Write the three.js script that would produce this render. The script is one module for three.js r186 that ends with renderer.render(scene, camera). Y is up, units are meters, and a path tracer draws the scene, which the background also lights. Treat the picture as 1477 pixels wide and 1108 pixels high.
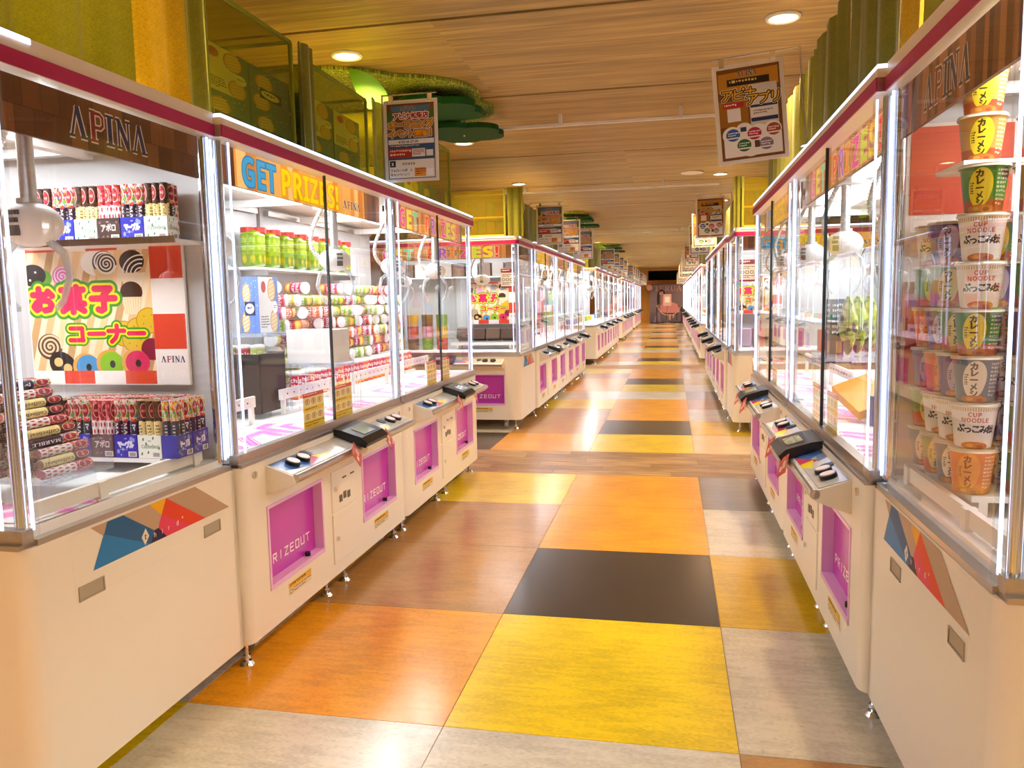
import * as THREE from 'three';
import { RoundedBoxGeometry } from 'three/addons/geometries/RoundedBoxGeometry.js';
import { mergeGeometries } from 'three/addons/utils/BufferGeometryUtils.js';
import { RectAreaLightUniformsLib } from 'three/addons/lights/RectAreaLightUniformsLib.js';
RectAreaLightUniformsLib.init();

// ---------- camera, lights, exposure ----------
// plan coordinates: x to the right of the aisle's tile line, y up, f forward along the aisle (three's z is -f)
const scene = new THREE.Scene();
scene.background = new THREE.Color(0x000000);
const camera = new THREE.PerspectiveCamera(52.49, 1477 / 1108, 0.05, 120);
camera.position.set(0.7016, 1.3325, 2.2357);
camera.up.set(-0.00214, 0.99411, -0.10838);
camera.lookAt(0.7016 - 0.19994, 1.3325 - 0.10662, 2.2357 - 0.97399);
const renderer = new THREE.WebGLRenderer();
renderer.toneMapping = THREE.LinearToneMapping;
renderer.toneMappingExposure = 1.25;
renderer.shadowMap.enabled = true;

const CEIL = 2.85;
const LAMP = { spot: 14, spotColor: 0xffdaa0, panel: 12, panelColor: 0xf4f7ff };
const XL = -0.79, XR = 1.275, CAPL = -0.815, CAPR = 1.30;

// ---------- helpers ----------
let seed = 7;
const rnd = () => { seed = (seed * 1664525 + 1013904223) >>> 0; return seed / 4294967296; };
const rr = (a, b) => a + (b - a) * rnd();
const taken = new Map();
const numbered = (n) => { const k = taken.get(n) ?? 0; taken.set(n, k + 1); return k ? n + '_' + String(k).padStart(3, '0') : n; };
const lin = (hex) => new THREE.Color(hex);
const matCache = new Map();
function M(color, roughness = 0.6, o = {}) {
  const key = color + '|' + roughness + '|' + Object.entries(o).map(([k, v]) => k + (v?.uuid ?? v)).join();
  if (!matCache.has(key)) matCache.set(key, new THREE.MeshPhysicalMaterial({ color, roughness, ...o }));
  return matCache.get(key);
}
const geoCache = new Map();
const G = (key, make) => { if (!geoCache.has(key)) geoCache.set(key, make()); return geoCache.get(key); };
const clean = (g) => { const k = g.index ? g.toNonIndexed() : g; for (const n of Object.keys(k.attributes)) if (!['position', 'normal', 'uv'].includes(n)) k.deleteAttribute(n); return k; };
const merge = (...gs) => mergeGeometries(gs.flat().map(clean));
const B = (w, h, d, x = 0, y = 0, z = 0) => new THREE.BoxGeometry(w, h, d).translate(x, y, z);
const RB = (w, h, d, r, x = 0, y = 0, z = 0, s = 1) => new RoundedBoxGeometry(w, h, d, s, Math.min(r, w / 2.01, h / 2.01, d / 2.01)).translate(x, y, z);
const CY = (r, h, x = 0, y = 0, z = 0, n = 16, r2 = r) => new THREE.CylinderGeometry(r2, r, h, n).translate(x, y, z);
const CYz = (r, h, x, y, z, n = 16) => new THREE.CylinderGeometry(r, r, h, n).rotateX(Math.PI / 2).translate(x, y, z);
const PL = (w, h, x = 0, y = 0, z = 0) => new THREE.PlaneGeometry(w, h).translate(x, y, z);
function part(name, geo, mat, parent) {
  const m = new THREE.Mesh(geo, mat); m.name = name; m.castShadow = m.receiveShadow = true; parent.add(m); return m;
}
function thing(name, label, category, x = 0, y = 0, f = 0, turn = 0, group) {
  const o = new THREE.Group(); o.name = numbered(name); scene.add(o);
  o.position.set(x, y, -f); o.rotation.y = turn; o.userData = { label, category };
  if (group) o.userData.group = group;
  return o;
}
function solo(name, geo, mat, label, category, x = 0, y = 0, f = 0, group, rot) {
  const m = new THREE.Mesh(geo, mat); m.name = numbered(name); m.castShadow = m.receiveShadow = true; scene.add(m);
  m.position.set(x, y, -f); if (rot) m.rotation.set(...rot); m.userData = { label, category };
  if (group) m.userData.group = group;
  return m;
}
function struct(name, geo, mat, parent = scene) {
  const m = new THREE.Mesh(geo, mat); m.name = parent === scene ? numbered(name) : name; m.castShadow = m.receiveShadow = true; parent.add(m);
  if (parent === scene) m.userData = { kind: 'structure' };
  return m;
}
function tube(points, r, seg = 24, rad = 8, closed = false) {
  return new THREE.TubeGeometry(new THREE.CatmullRomCurve3(points.map((p) => new THREE.Vector3(...p)), closed), seg, r, rad, closed);
}
// extrude a profile given in (z, y) along local x from x0 to x1
function prism(profile, x0, x1) {
  const s = new THREE.Shape(profile.map(([z, y]) => new THREE.Vector2(-z, y)));
  return new THREE.ExtrudeGeometry(s, { depth: x1 - x0, bevelEnabled: false }).rotateY(Math.PI / 2).translate(x0, 0, 0);
}

// ---------- textures ----------
function canvas(w, h, draw) {
  const c = document.createElement('canvas'); c.width = w; c.height = h;
  const g = c.getContext('2d'); draw(g, w, h);
  const t = new THREE.CanvasTexture(c); t.colorSpace = THREE.SRGBColorSpace; t.wrapS = t.wrapT = THREE.RepeatWrapping; t.anisotropy = 4; return t;
}
function noiseTex(w, h, fn, srgb = true) {
  const d = new Uint8Array(w * h * 4);
  for (let y = 0; y < h; y++) for (let x = 0; x < w; x++) { const v = fn(x, y), o = (y * w + x) * 4; d[o] = v[0]; d[o + 1] = v[1]; d[o + 2] = v[2]; d[o + 3] = 255; }
  const t = new THREE.DataTexture(d, w, h); t.magFilter = THREE.LinearFilter; t.wrapS = t.wrapT = THREE.RepeatWrapping; if (srgb) t.colorSpace = THREE.SRGBColorSpace; t.needsUpdate = true; return t;
}
// tileable value noise
function vnoise(px, py, n, s) {
  const h = (i, j) => { let k = ((((i % n) + n) % n) * 374761393 + (((j % n) + n) % n) * 668265263 + s * 974634777) | 0; k = Math.imul(k ^ (k >>> 13), 1274126177); return ((k ^ (k >>> 16)) >>> 0) / 4294967296; };
  const i = Math.floor(px), j = Math.floor(py), u = px - i, v = py - j, a = u * u * (3 - 2 * u), b = v * v * (3 - 2 * v);
  return (h(i, j) * (1 - a) + h(i + 1, j) * a) * (1 - b) + (h(i, j + 1) * (1 - a) + h(i + 1, j + 1) * a) * b;
}
const GLYPH = {
  'お': '12,32 62,32;36,10 36,82 24,88 14,76 24,62 52,52 74,56 84,70 76,86 56,90;72,20 88,36',
  '菓': '8,16 92,16;34,6 34,26;66,6 66,26;24,32 76,32 76,58 24,58 24,32;24,45 76,45;50,32 50,98;6,68 94,68;48,70 10,94;52,70 92,94',
  '子': '20,14 78,14 52,38;52,38 52,88 40,94 30,90;6,50 94,50', 'コ': '16,20 82,20 82,86;12,84 86,84', 'ー': '8,50 92,50',
  'ナ': '6,36 94,36;54,8 54,50 44,74 22,94', 'マ': '8,22 90,22 62,58 48,70;34,50 66,88', 'ブ': '10,24 78,24 70,58 54,78 28,94;80,6 86,18;92,2 98,14',
  'ル': '30,14 30,52 24,74 6,92;58,10 58,88 78,76 96,54', 'ア': '8,20 90,20 78,36 60,50;48,36 46,64 36,82 18,94',
  'ピ': '18,12 18,84 28,90 86,90;18,50 80,34;84,8 90,4 96,10 90,18 84,12', 'プ': '10,24 78,24 70,58 54,78 28,94;84,10 90,4 96,10 90,18 84,12',
  'リ': '24,12 24,58;76,8 76,52 66,78 40,94', 'オ': '8,34 92,34;62,8 62,90 48,88;60,36 36,66 10,82', 'ニ': '18,26 82,26;6,82 94,82',
  'ン': '12,18 36,34;12,88 44,80 72,56 90,24', 'グ': '36,8 28,28 8,50;34,22 80,22 70,60 50,80 24,94;80,4 88,16;92,0 100,12',
  'イ': '84,10 54,40 8,62;56,42 56,94', 'ベ': '4,62 34,30 44,30 96,84;66,16 74,28;82,10 90,22', 'ト': '30,6 30,94;32,38 80,62',
  '開': '8,8 44,8 44,40 8,40;8,8 8,96;8,24 44,24;56,8 92,8 92,40 56,40 56,8;92,8 92,92 80,94;56,24 92,24;28,54 72,54;22,70 78,70;42,54 42,70 30,92;60,54 60,94',
  '催': '24,6 6,40;16,28 16,96;56,4 56,26;36,12 36,28 90,28 90,12;46,30 34,56;42,44 42,96;42,48 94,48;66,34 66,92;42,62 90,62;42,76 90,76;42,92 96,92',
  '松': '6,30 44,30;26,6 26,96;26,36 6,66;28,40 44,60;62,12 48,42;74,10 94,40;66,46 52,86 88,82;80,66 92,94',
  '阪': '10,8 10,96;10,10 36,10 24,36 36,52 28,66 14,66;46,12 92,12;50,12 50,50 40,94;52,40 86,40 74,68 46,94;56,56 94,94',
  '店': '50,4 50,16;12,18 92,18;14,18 14,60 6,94;54,26 54,56;56,38 86,38;30,58 82,58 82,92 30,92 30,58',
  'カ': '8,32 82,32 78,80 66,92 54,88;46,8 44,46 32,74 10,94', 'レ': '22,10 22,88 56,74 90,44', 'メ': '76,8 58,50 12,92;24,36 82,80',
  'シ': '18,12 38,24;8,38 28,50;12,90 50,80 78,56 92,28', 'ぶ': '40,8 58,20 46,34;46,34 64,58 58,84 40,86;14,58 8,86;30,62 34,80;78,60 90,84;76,10 84,22;90,4 98,16',
  'っ': '16,52 56,42 80,56 76,76 46,90', 'こ': '24,20 76,20 64,30;18,66 26,84 82,84', 'み': '16,18 50,18 30,70 18,82 8,68 24,54 64,64 92,76;76,40 72,72 56,92',
  '飯': '26,4 4,32;28,6 48,28;14,34 42,34 42,60 14,60 14,34;14,47 42,47;14,60 14,94 40,84;56,12 94,12;58,12 58,50 50,94;60,40 90,40 78,70 54,94;62,56 96,94',
  'ポ': '8,34 92,34;50,8 50,90 40,88;30,50 10,76;70,50 92,76;84,10 90,4 96,10 90,18 84,12', 'ロ': '16,20 84,20 84,84 16,84 16,20', '！': '50,8 50,66;50,86 50,90',
  'フ': '10,22 84,22 74,58 56,78 28,94', 'ォ': '20,50 80,50;58,32 58,92 48,90;56,52 28,80', 'ロー': '8,50 92,50', 'キ': '14,32 84,24;8,60 92,52;40,6 60,96', 'ャ': '14,52 84,42 68,66;36,32 52,94', 'ペ': '4,62 34,30 44,30 96,84;76,16 82,10 88,16 82,24 76,18',
  // square display letters
  'P': '14,96 14,6 80,6 80,52 14,52', 'R': '14,96 14,6 80,6 80,50 14,50;46,50 84,96', 'I': '50,6 50,96', 'Z': '12,6 84,6 12,96 88,96', 'E': '84,6 14,6 14,96 84,96;14,50 76,50', 'O': '12,6 86,6 86,96 12,96 12,6', 'U': '12,6 12,96 86,96 86,6', 'T': '6,6 94,6;50,6 50,96',
};
// layers: [[colour, line width in glyph units], ...] drawn from the outside in; dir 'v' writes downwards
function letters(g, str, x, y, size, layers, o = {}) {
  const step = (o.step ?? 1) * size, sx = (o.sx ?? 1) * size / 100, sy = size / 100;
  g.save(); g.lineJoin = o.join ?? 'round'; g.lineCap = o.cap ?? 'round';
  for (const [color, lw] of layers) {
    g.strokeStyle = color; g.lineWidth = lw * size / 100;
    [...str].forEach((ch, i) => {
      const d = GLYPH[ch]; if (!d) return;
      const ox = x + (o.dir === 'v' ? 0 : i * step), oy = y + (o.dir === 'v' ? i * step : 0);
      for (const line of d.split(';')) {
        g.beginPath();
        line.split(' ').forEach((p, k) => { const [a, b] = p.split(',').map(Number); g[k ? 'lineTo' : 'moveTo'](ox + a * sx + (o.slant ?? 0) * (50 - b) * sx, oy + b * sy + (o.wave ? Math.sin(i * 1.7) * o.wave : 0)); });
        g.stroke();
      }
    });
  }
  g.restore();
}
const poly = (g, color, pts) => { g.fillStyle = color; g.beginPath(); pts.forEach(([x, y], i) => g[i ? 'lineTo' : 'moveTo'](x, y)); g.closePath(); g.fill(); };
const disc = (g, color, x, y, r, r2 = r, a = 0) => { g.fillStyle = color; g.beginPath(); g.ellipse(x, y, r, r2, a, 0, 7); g.fill(); };
const ring = (g, color, x, y, r, lw) => { g.strokeStyle = color; g.lineWidth = lw; g.beginPath(); g.arc(x, y, r, 0, 7); g.stroke(); };
function greek(g, x, y, w, h, color, lines, s = 3) { // rows of unreadably small print
  let k = s * 977 + lines * 131 + Math.round(x); const r = () => { k = (k * 16807) % 2147483647; return k / 2147483647; };
  g.fillStyle = color; const lh = h / lines;
  for (let i = 0; i < lines; i++) { let px = x; while (px < x + w * (i === lines - 1 ? 0.7 : 1)) { const cw = lh * (0.25 + 0.5 * r()); g.fillRect(px, y + i * lh + lh * 0.15 * r(), cw, lh * (0.35 + 0.25 * r())); px += cw + lh * 0.22; } }
}
function apina(g, x, y, h, edge = '#f4efe6') { // the shop sign: crossbar-less A, P, I, N, A in slab serifs
  const w = h * 0.86, navy = '#2a2f62', red = '#8f2330';
  const bars = (i, list, color) => { for (const pass of [0, 1]) { g.strokeStyle = pass ? color : edge; g.lineJoin = 'miter'; g.lineCap = 'butt'; for (const [lw, ...p] of list) { g.lineWidth = lw * h + (pass ? 0 : h * 0.1); g.beginPath(); for (let k = 0; k < p.length; k += 2) g[k ? 'lineTo' : 'moveTo'](x + i * w + p[k] * w, y + p[k + 1] * h); g.stroke(); } } };
  const A = [[0.09, 0.1, 0.96, 0.42, 0.03], [0.19, 0.42, 0.03, 0.72, 0.96], [0.08, -0.02, 0.96, 0.26, 0.96], [0.08, 0.56, 0.96, 0.92, 0.96]];
  bars(0, A, navy);
  bars(1, [[0.19, 0.26, 0.02, 0.26, 0.98], [0.1, 0.2, 0.07, 0.66, 0.07, 0.8, 0.16, 0.8, 0.42, 0.66, 0.52, 0.28, 0.52], [0.08, 0.1, 0.04, 0.4, 0.04], [0.08, 0.1, 0.96, 0.5, 0.96]], red);
  bars(1.85, [[0.2, 0.35, 0.02, 0.35, 0.98], [0.08, 0.12, 0.04, 0.58, 0.04], [0.08, 0.12, 0.96, 0.58, 0.96]], navy);
  bars(2.5, [[0.09, 0.22, 0.96, 0.22, 0.04], [0.19, 0.22, 0.04, 0.78, 0.96], [0.09, 0.8, 0.04, 0.8, 0.96], [0.08, 0.06, 0.04, 0.3, 0.04], [0.08, 0.1, 0.96, 0.36, 0.96], [0.08, 0.66, 0.04, 0.94, 0.04]], navy);
  bars(3.55, A, navy);
}
const T = {};
T.lino = noiseTex(512, 512, (x, y) => { // marbled sheet flooring: fine streaks and flecks around a mid tone
  const u = x / 512, v = y / 512;
  let k = 0.86 + 0.1 * (vnoise(u * 6, v * 6, 6, 1) - 0.5) + 0.1 * (vnoise(u * 10, v * 60, 60, 2) - 0.5) + 0.1 * (vnoise(u * 90, v * 200, 200, 3) - 0.5);
  if (vnoise(u * 40, v * 120, 120, 4) > 0.9) k -= 0.06;
  k = Math.max(0, Math.min(1, k + 0.09)); return [255 * k, 255 * k, 255 * k];
});
T.plank = noiseTex(512, 128, (x, y) => {
  const u = x / 512, v = y / 128; const k = 0.7 + 0.35 * (vnoise(u * 5, v * 16, 16, 11) - 0.5) + 0.3 * (vnoise(u * 9, v * 60, 60, 12) - 0.5) + 0.12 * (vnoise(u * 100, v * 100, 100, 13) - 0.5);
  return [Math.min(255, 200 * k + 44), Math.min(255, 166 * k + 34), Math.min(255, 126 * k + 22)];
});
T.ceil = noiseTex(1024, 512, (x, y) => { // printed light oak, grain running across the aisle
  const u = x / 1024, v = y / 512;
  const k = 0.78 + 0.14 * (vnoise(u * 3, v * 14, 14, 21) - 0.5) + 0.2 * (vnoise(u * 6, v * 90, 90, 22) - 0.5) + 0.14 * (vnoise(u * 20, v * 256, 256, 23) - 0.5);
  return [Math.min(255, 190 * k + 19), Math.min(255, 162 * k + 14), Math.min(255, 100 * k + 6)];
});
T.weave = noiseTex(128, 128, (x, y) => { const k = 200 + 40 * Math.sin(x * Math.PI / 2) * Math.sin(y * Math.PI / 2) + 30 * (vnoise(x / 8, y / 8, 16, 31) - 0.5); return [k, k, k]; });
T.leaves = canvas(512, 512, (g) => {
  g.fillStyle = '#8a9a34'; g.fillRect(0, 0, 512, 512); let k = 5; const r = () => { k = (k * 16807) % 2147483647; return k / 2147483647; };
  for (let i = 0; i < 9000; i++) { const c = ['#4a6a1a', '#6a8a26', '#93ad38', '#b4c44c', '#d6d264', '#ece48a', '#5f7c22'][Math.floor(r() * 7)]; disc(g, c, r() * 512, r() * 512, 2 + 3 * r(), 1.5 + 2 * r(), r() * 3); }
  g.strokeStyle = '#3a2c12'; for (let i = 0; i < 9; i++) { g.lineWidth = 1 + 2 * r(); g.beginPath(); let x = r() * 512, y = r() * 512; g.moveTo(x, y); for (let j = 0; j < 5; j++) { x += 40 * r(); y -= 30 * (r() - 0.3); g.lineTo(x, y); } g.stroke(); }
});
const stripes = (g, w, h, cols) => { let x = 0, i = 0, k = 3; while (x < w) { k = (k * 16807) % 2147483647; const s = w * (0.03 + 0.05 * (k / 2147483647)); g.fillStyle = cols[i++ % cols.length]; g.fillRect(x, 0, s + 1, h); x += s; } };
T.getBlue = canvas(1024, 128, (g, w, h) => { // header: GET in blue, PRIZES! in yellow on warm boards
  stripes(g, w, h, ['#7a4521', '#5a3018', '#8c5226', '#4a2814', '#94602e']);
  const a = 0.07 * w; g.save(); g.beginPath(); g.rect(a, 0, w * 0.79, h); g.clip(); stripes(g, w, h, ['#f2b35c', '#e89a3e', '#f7c67a', '#d9842c', '#efa850']); g.restore();
  const big = (s, x, c, e, st) => { g.font = 'bold 142px sans-serif'; g.lineJoin = 'round'; g.lineWidth = 12; g.strokeStyle = e; g.strokeText(s, x, 116, st); g.fillStyle = c; g.fillText(s, x, 116, st); };
  big('GET', w * 0.1, '#3aa9e0', '#2a7fb4', w * 0.17); big('PRIZES!', w * 0.29, '#ffdd0a', '#e2a800', w * 0.37);
  apina(g, w * 0.69, h * 0.5, 36, '#f7e3b0');
});
T.getMulti = canvas(1024, 128, (g, w, h) => {
  stripes(g, w, h, ['#7a4521', '#6a3a1c', '#8c5226', '#5a3018']);
  g.save(); g.beginPath(); g.rect(w * 0.06, 0, w * 0.9, h); g.clip(); stripes(g, w, h, ['#b9743a', '#c88646', '#a8642e', '#d2955a']); g.restore();
  const cols = ['#f03fa0', '#ffe11a', '#5fd6b4', '#fff', '#f4472c', '#b24fd0', '#ff8a1c', '#f03fa0', '#c6e01e', '#ffd400', '#f23a3a'];
  g.font = 'bold 138px sans-serif'; [...'GET PRIZES!'].forEach((c, i) => { g.lineJoin = 'round'; g.lineWidth = 12; g.strokeStyle = 'rgba(255,240,200,.55)'; const x = w * 0.1 + i * w * 0.078; g.strokeText(c, x, 114, w * 0.07); g.fillStyle = cols[i]; g.fillText(c, x, 114, w * 0.07); });
});
T.apinaBrick = canvas(1024, 170, (g, w, h) => {
  let k = 9; const r = () => { k = (k * 16807) % 2147483647; return k / 2147483647; };
  for (let j = 0; j < 2; j++) for (let i = 0; i < 14; i++) { const c = ['#6a3f22', '#7c4a28', '#8a5730', '#5e361d', '#734629', '#7f5230'][Math.floor(r() * 6)]; g.fillStyle = c; g.fillRect(i * w / 13 - (j ? 34 : 0), j * h * 0.5, w / 13, h * 0.5); g.strokeStyle = '#3c2212'; g.lineWidth = 2; g.strokeRect(i * w / 13 - (j ? 34 : 0), j * h * 0.5, w / 13, h * 0.5); }
  for (let i = 0; i < 160; i++) { g.fillStyle = 'rgba(40,20,8,.13)'; g.fillRect(r() * w, r() * h, 2 + 3 * r(), 20 + 60 * r()); }
  apina(g, w * 0.27, h * 0.18, h * 0.62);
});
T.apinaStripe = canvas(1024, 170, (g, w, h) => { stripes(g, w, h, ['#a4633a', '#6a3c22', '#b9764a', '#57311c', '#8a5230', '#c08456', '#744528']); apina(g, w * 0.26, h * 0.18, h * 0.62); });
T.third = canvas(1314, 234, (g) => {
  const q = (f, y) => [(f + 0.48) * 2000, (0.751 - y) * 2000];
  const pg = (c, ...p) => poly(g, c, p.map(([a, b]) => q(a, b)));
  pg('#c3a487', [-0.478, 0.751], [-0.415, 0.751], [-0.432, 0.715]);
  pg('#c3a487', [-0.352, 0.751], [-0.238, 0.751], [-0.185, 0.705], [-0.215, 0.66]);
  pg('#bfa084', [-0.16, 0.751], [-0.012, 0.751], [0.177, 0.634], [0.035, 0.634]);
  pg('#1c5f94', [-0.415, 0.751], [-0.352, 0.751], [-0.223, 0.669], [-0.243, 0.634], [-0.44, 0.7]);
  pg('#1f80c4', [-0.48, 0.634], [-0.432, 0.72], [-0.243, 0.634]);
  pg('#1b1240', [-0.243, 0.634], [-0.223, 0.669], [-0.2, 0.672], [-0.168, 0.634]);
  pg('#f3b400', [-0.238, 0.751], [-0.16, 0.751], [-0.185, 0.705]);
  pg('#e8401c', [-0.16, 0.751], [0.035, 0.634], [-0.168, 0.634], [-0.205, 0.672]);
  pg('#e73c62', [-0.186, 0.706], [-0.045, 0.634], [-0.168, 0.634], [-0.205, 0.672]);
  g.save(); g.translate(...q(-0.265, 0.662)); g.rotate(0.12); poly(g, '#e9e2d4', [[0, -50], [34, 0], [0, 50], [-34, 0]]); g.fillStyle = '#111'; g.font = 'bold 46px sans-serif'; g.fillText('t', -8, 16); g.restore();
  g.fillStyle = '#fff'; g.font = '42px sans-serif'; [['h', -0.228, 0.648], ['i', -0.19, 0.648], ['r', -0.16, 0.65], ['d', -0.118, 0.652], ['°', -0.09, 0.658]].forEach(([c, a, b]) => g.fillText(c, ...q(a, b)));
});
T.prize = canvas(512, 384, (g, w, h) => {
  g.fillStyle = '#c838bc'; g.fillRect(0, 0, w, h);
  letters(g, 'PRIZEOUT', 40, h * 0.7, 46, [['#ffffff', 15]], { join: 'miter', cap: 'square', step: 1.16, sx: 0.92 });
});
T.panel = canvas(1024, 128, (g, w, h) => { // control deck overlay
  g.fillStyle = '#c3beb6'; g.fillRect(0, 0, w, h);
  for (const o of [0, 0.52]) {
    const x = o * w;
    poly(g, '#3f6fb4', [[x, 0], [x + 150, 0], [x + 205, 128], [x + 20, 128]]); poly(g, '#dfe4ea', [[x + 10, 90], [x + 120, 128], [x, 128]]);
    poly(g, '#cf4468', [[x + 120, 128], [x + 215, 40], [x + 250, 128]]); poly(g, '#f2d81a', [[x + 200, 60], [x + 290, 92], [x + 250, 128], [x + 215, 128]]); poly(g, '#7b8fb0', [[x + 150, 0], [x + 215, 0], [x + 235, 50], [x + 170, 40]]);
    g.strokeStyle = '#8e8880'; g.lineWidth = 2; g.strokeRect(x + 300, 4, 190, 120);
  }
});
T.warn = canvas(192, 64, (g, w, h) => { g.fillStyle = '#e8d9b8'; g.fillRect(0, 0, w, h); g.fillStyle = '#efb81c'; g.fillRect(0, 0, w, 28); greek(g, 8, 4, 176, 22, '#5c3a0c', 1); greek(g, 36, 32, 150, 28, '#6b5a48', 2); ring(g, '#5c3a0c', 18, 46, 11, 3); });
T.card = canvas(192, 256, (g, w, h) => {
  g.fillStyle = '#f8e9a4'; g.fillRect(0, 0, w, h); g.fillStyle = '#e03a28'; g.fillRect(0, 0, w, 30); greek(g, 12, 6, 160, 18, '#ffe', 1);
  g.fillStyle = '#f8d000'; g.fillRect(0, 104, w, 34); g.fillRect(0, 206, w, 50); greek(g, 14, 110, 160, 22, '#7a3a10', 1);
  for (let j = 0; j < 2; j++) for (let i = 0; i < 3; i++) { ring(g, '#a8522c', 36 + i * 58, 66 + j * 108, 20, 4); g.fillStyle = '#d98a3c'; g.fillRect(26 + i * 58, 52 + j * 108, 18, 26); }
  greek(g, 12, 214, 168, 36, '#8a4a16', 2, 9);
});
T.tag = canvas(128, 128, (g) => { g.fillStyle = '#c8401f'; g.fillRect(0, 0, 128, 128); g.fillStyle = '#f3d9cc'; g.fillRect(22, 66, 34, 34); g.fillStyle = '#dcb9a6'; g.fillRect(62, 34, 44, 54); greek(g, 12, 12, 104, 16, '#ffe6d8', 1); });
T.field = canvas(512, 256, (g, w, h) => {
  g.fillStyle = '#fbf7fa'; g.fillRect(0, 0, w, h); g.lineJoin = 'round'; g.lineCap = 'round';
  const sw = (pts) => { for (const [c, l] of [['#e2335e', 46], ['#ffffff', 38], ['#f25fd6', 30], ['#fff', 6], ['#ee55cf', 3]]) { g.strokeStyle = c; g.lineWidth = l; g.beginPath(); pts.forEach(([x, y], i) => g[i ? 'lineTo' : 'moveTo'](x, y)); g.stroke(); } };
  sw([[30, 220], [120, 60], [230, 60]]); sw([[90, 230], [200, 130], [330, 120], [270, 220]]); sw([[330, 230], [400, 70], [490, 60]]); sw([[400, 230], [450, 140], [500, 140]]);
});
T.okashi = canvas(1024, 880, (g, w, h) => { // sweets corner sign in a red and white checked frame
  for (let j = 0; j < 4; j++) for (let i = 0; i < 5; i++) { g.fillStyle = (i + j) % 2 ? '#f6efe8' : '#df4a30'; g.fillRect(i * w / 5, j * h / 4, w / 5 + 1, h / 4 + 1); }
  g.save(); g.beginPath(); g.rect(0, 36, w * 0.8, h - 120); g.clip();
  g.fillStyle = '#f6e0bd'; g.fillRect(0, 0, w, h); for (let i = -4; i < 12; i++) poly(g, ['#e3b981', '#f4cf9a', '#c9a06a'][(i + 6) % 3], [[i * 90, h], [i * 90 + 50, h], [i * 90 + 300, 0], [i * 90 + 250, 0]]);
  const spiral = (x, y, r, a, b) => { disc(g, a, x, y, r); g.strokeStyle = b; g.lineWidth = r * 0.16; g.beginPath(); for (let t = 0; t < 19; t += 0.2) g.lineTo(x + Math.cos(t) * r * t / 20, y + Math.sin(t) * r * t / 20); g.stroke(); };
  disc(g, '#fff', 470, 110, 100, 80); spiral(520, 110, 72, '#3c2116', '#fff'); poly(g, '#e9cf9e', [[450, 150], [590, 150], [570, 230], [480, 230]]); spiral(540, 120, 66, '#f7efe2', '#2c1710');
  disc(g, '#3a2014', 705, 110, 80, 70); g.strokeStyle = '#fff'; g.lineWidth = 9; for (let i = 0; i < 4; i++) { g.beginPath(); g.arc(760, 190, 40 + i * 26, 3.2, 4.9); g.stroke(); }
  poly(g, '#f5e7cc', [[620, 180], [790, 180], [760, 270], [650, 270]]); disc(g, '#4a2a18', 690, 300, 72, 66); poly(g, '#f0dcb4', [[620, 330], [760, 330], [738, 440], [644, 440]]);
  for (let i = 0; i < 8; i++) { g.strokeStyle = '#d9bf8c'; g.lineWidth = 4; g.beginPath(); g.moveTo(626 + i * 18, 332); g.lineTo(646 + i * 13, 440); g.stroke(); }
  spiral(240, 190, 66, '#e66cc0', '#fbd9ee'); disc(g, '#6fb52f', 120, 200, 50); disc(g, '#2f2018', 40, 180, 90, 70); disc(g, '#fff', 60, 160, 8); disc(g, '#fff', 20, 210, 8);
  for (const [x, y] of [[620, 560], [720, 540], [790, 480], [690, 600]]) { disc(g, '#b88f1a', x, y, 82); disc(g, '#dcb62c', x, y, 76); for (let i = 0; i < 5; i++) disc(g, '#9a7514', x + 40 * Math.cos(i * 1.3), y + 40 * Math.sin(i * 1.3), 4); }
  spiral(120, 640, 84, '#5a3720', '#e8cfa4'); disc(g, '#2d1d14', 200, 760, 100, 80, 0.7); disc(g, '#e8c27a', 170, 740, 30); disc(g, '#e8c27a', 230, 780, 30); disc(g, '#8a1f3a', 800, 660, 70);
  for (const [x, y, c] of [[370, 770, '#4b95cc'], [530, 750, '#8cc428'], [700, 745, '#d82c5e']]) { disc(g, '#e0a64e', x - 16, y, 88); disc(g, c, x, y, 80, 76); disc(g, '#2a2a22', x + 4, y + 4, 18, 24); }
  g.restore();
  const L = [['#3f9a22', 62], ['#f6e11a', 42], ['#e0245a', 24]];
  letters(g, 'お菓子', 10, 250, 172, L, { step: 1.18 }); letters(g, 'コーナー', 250, 500, 118, L, { step: 1.12 });
  apina(g, w * 0.835, h * 0.8, 40, '#f6efe8');
});
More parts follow.
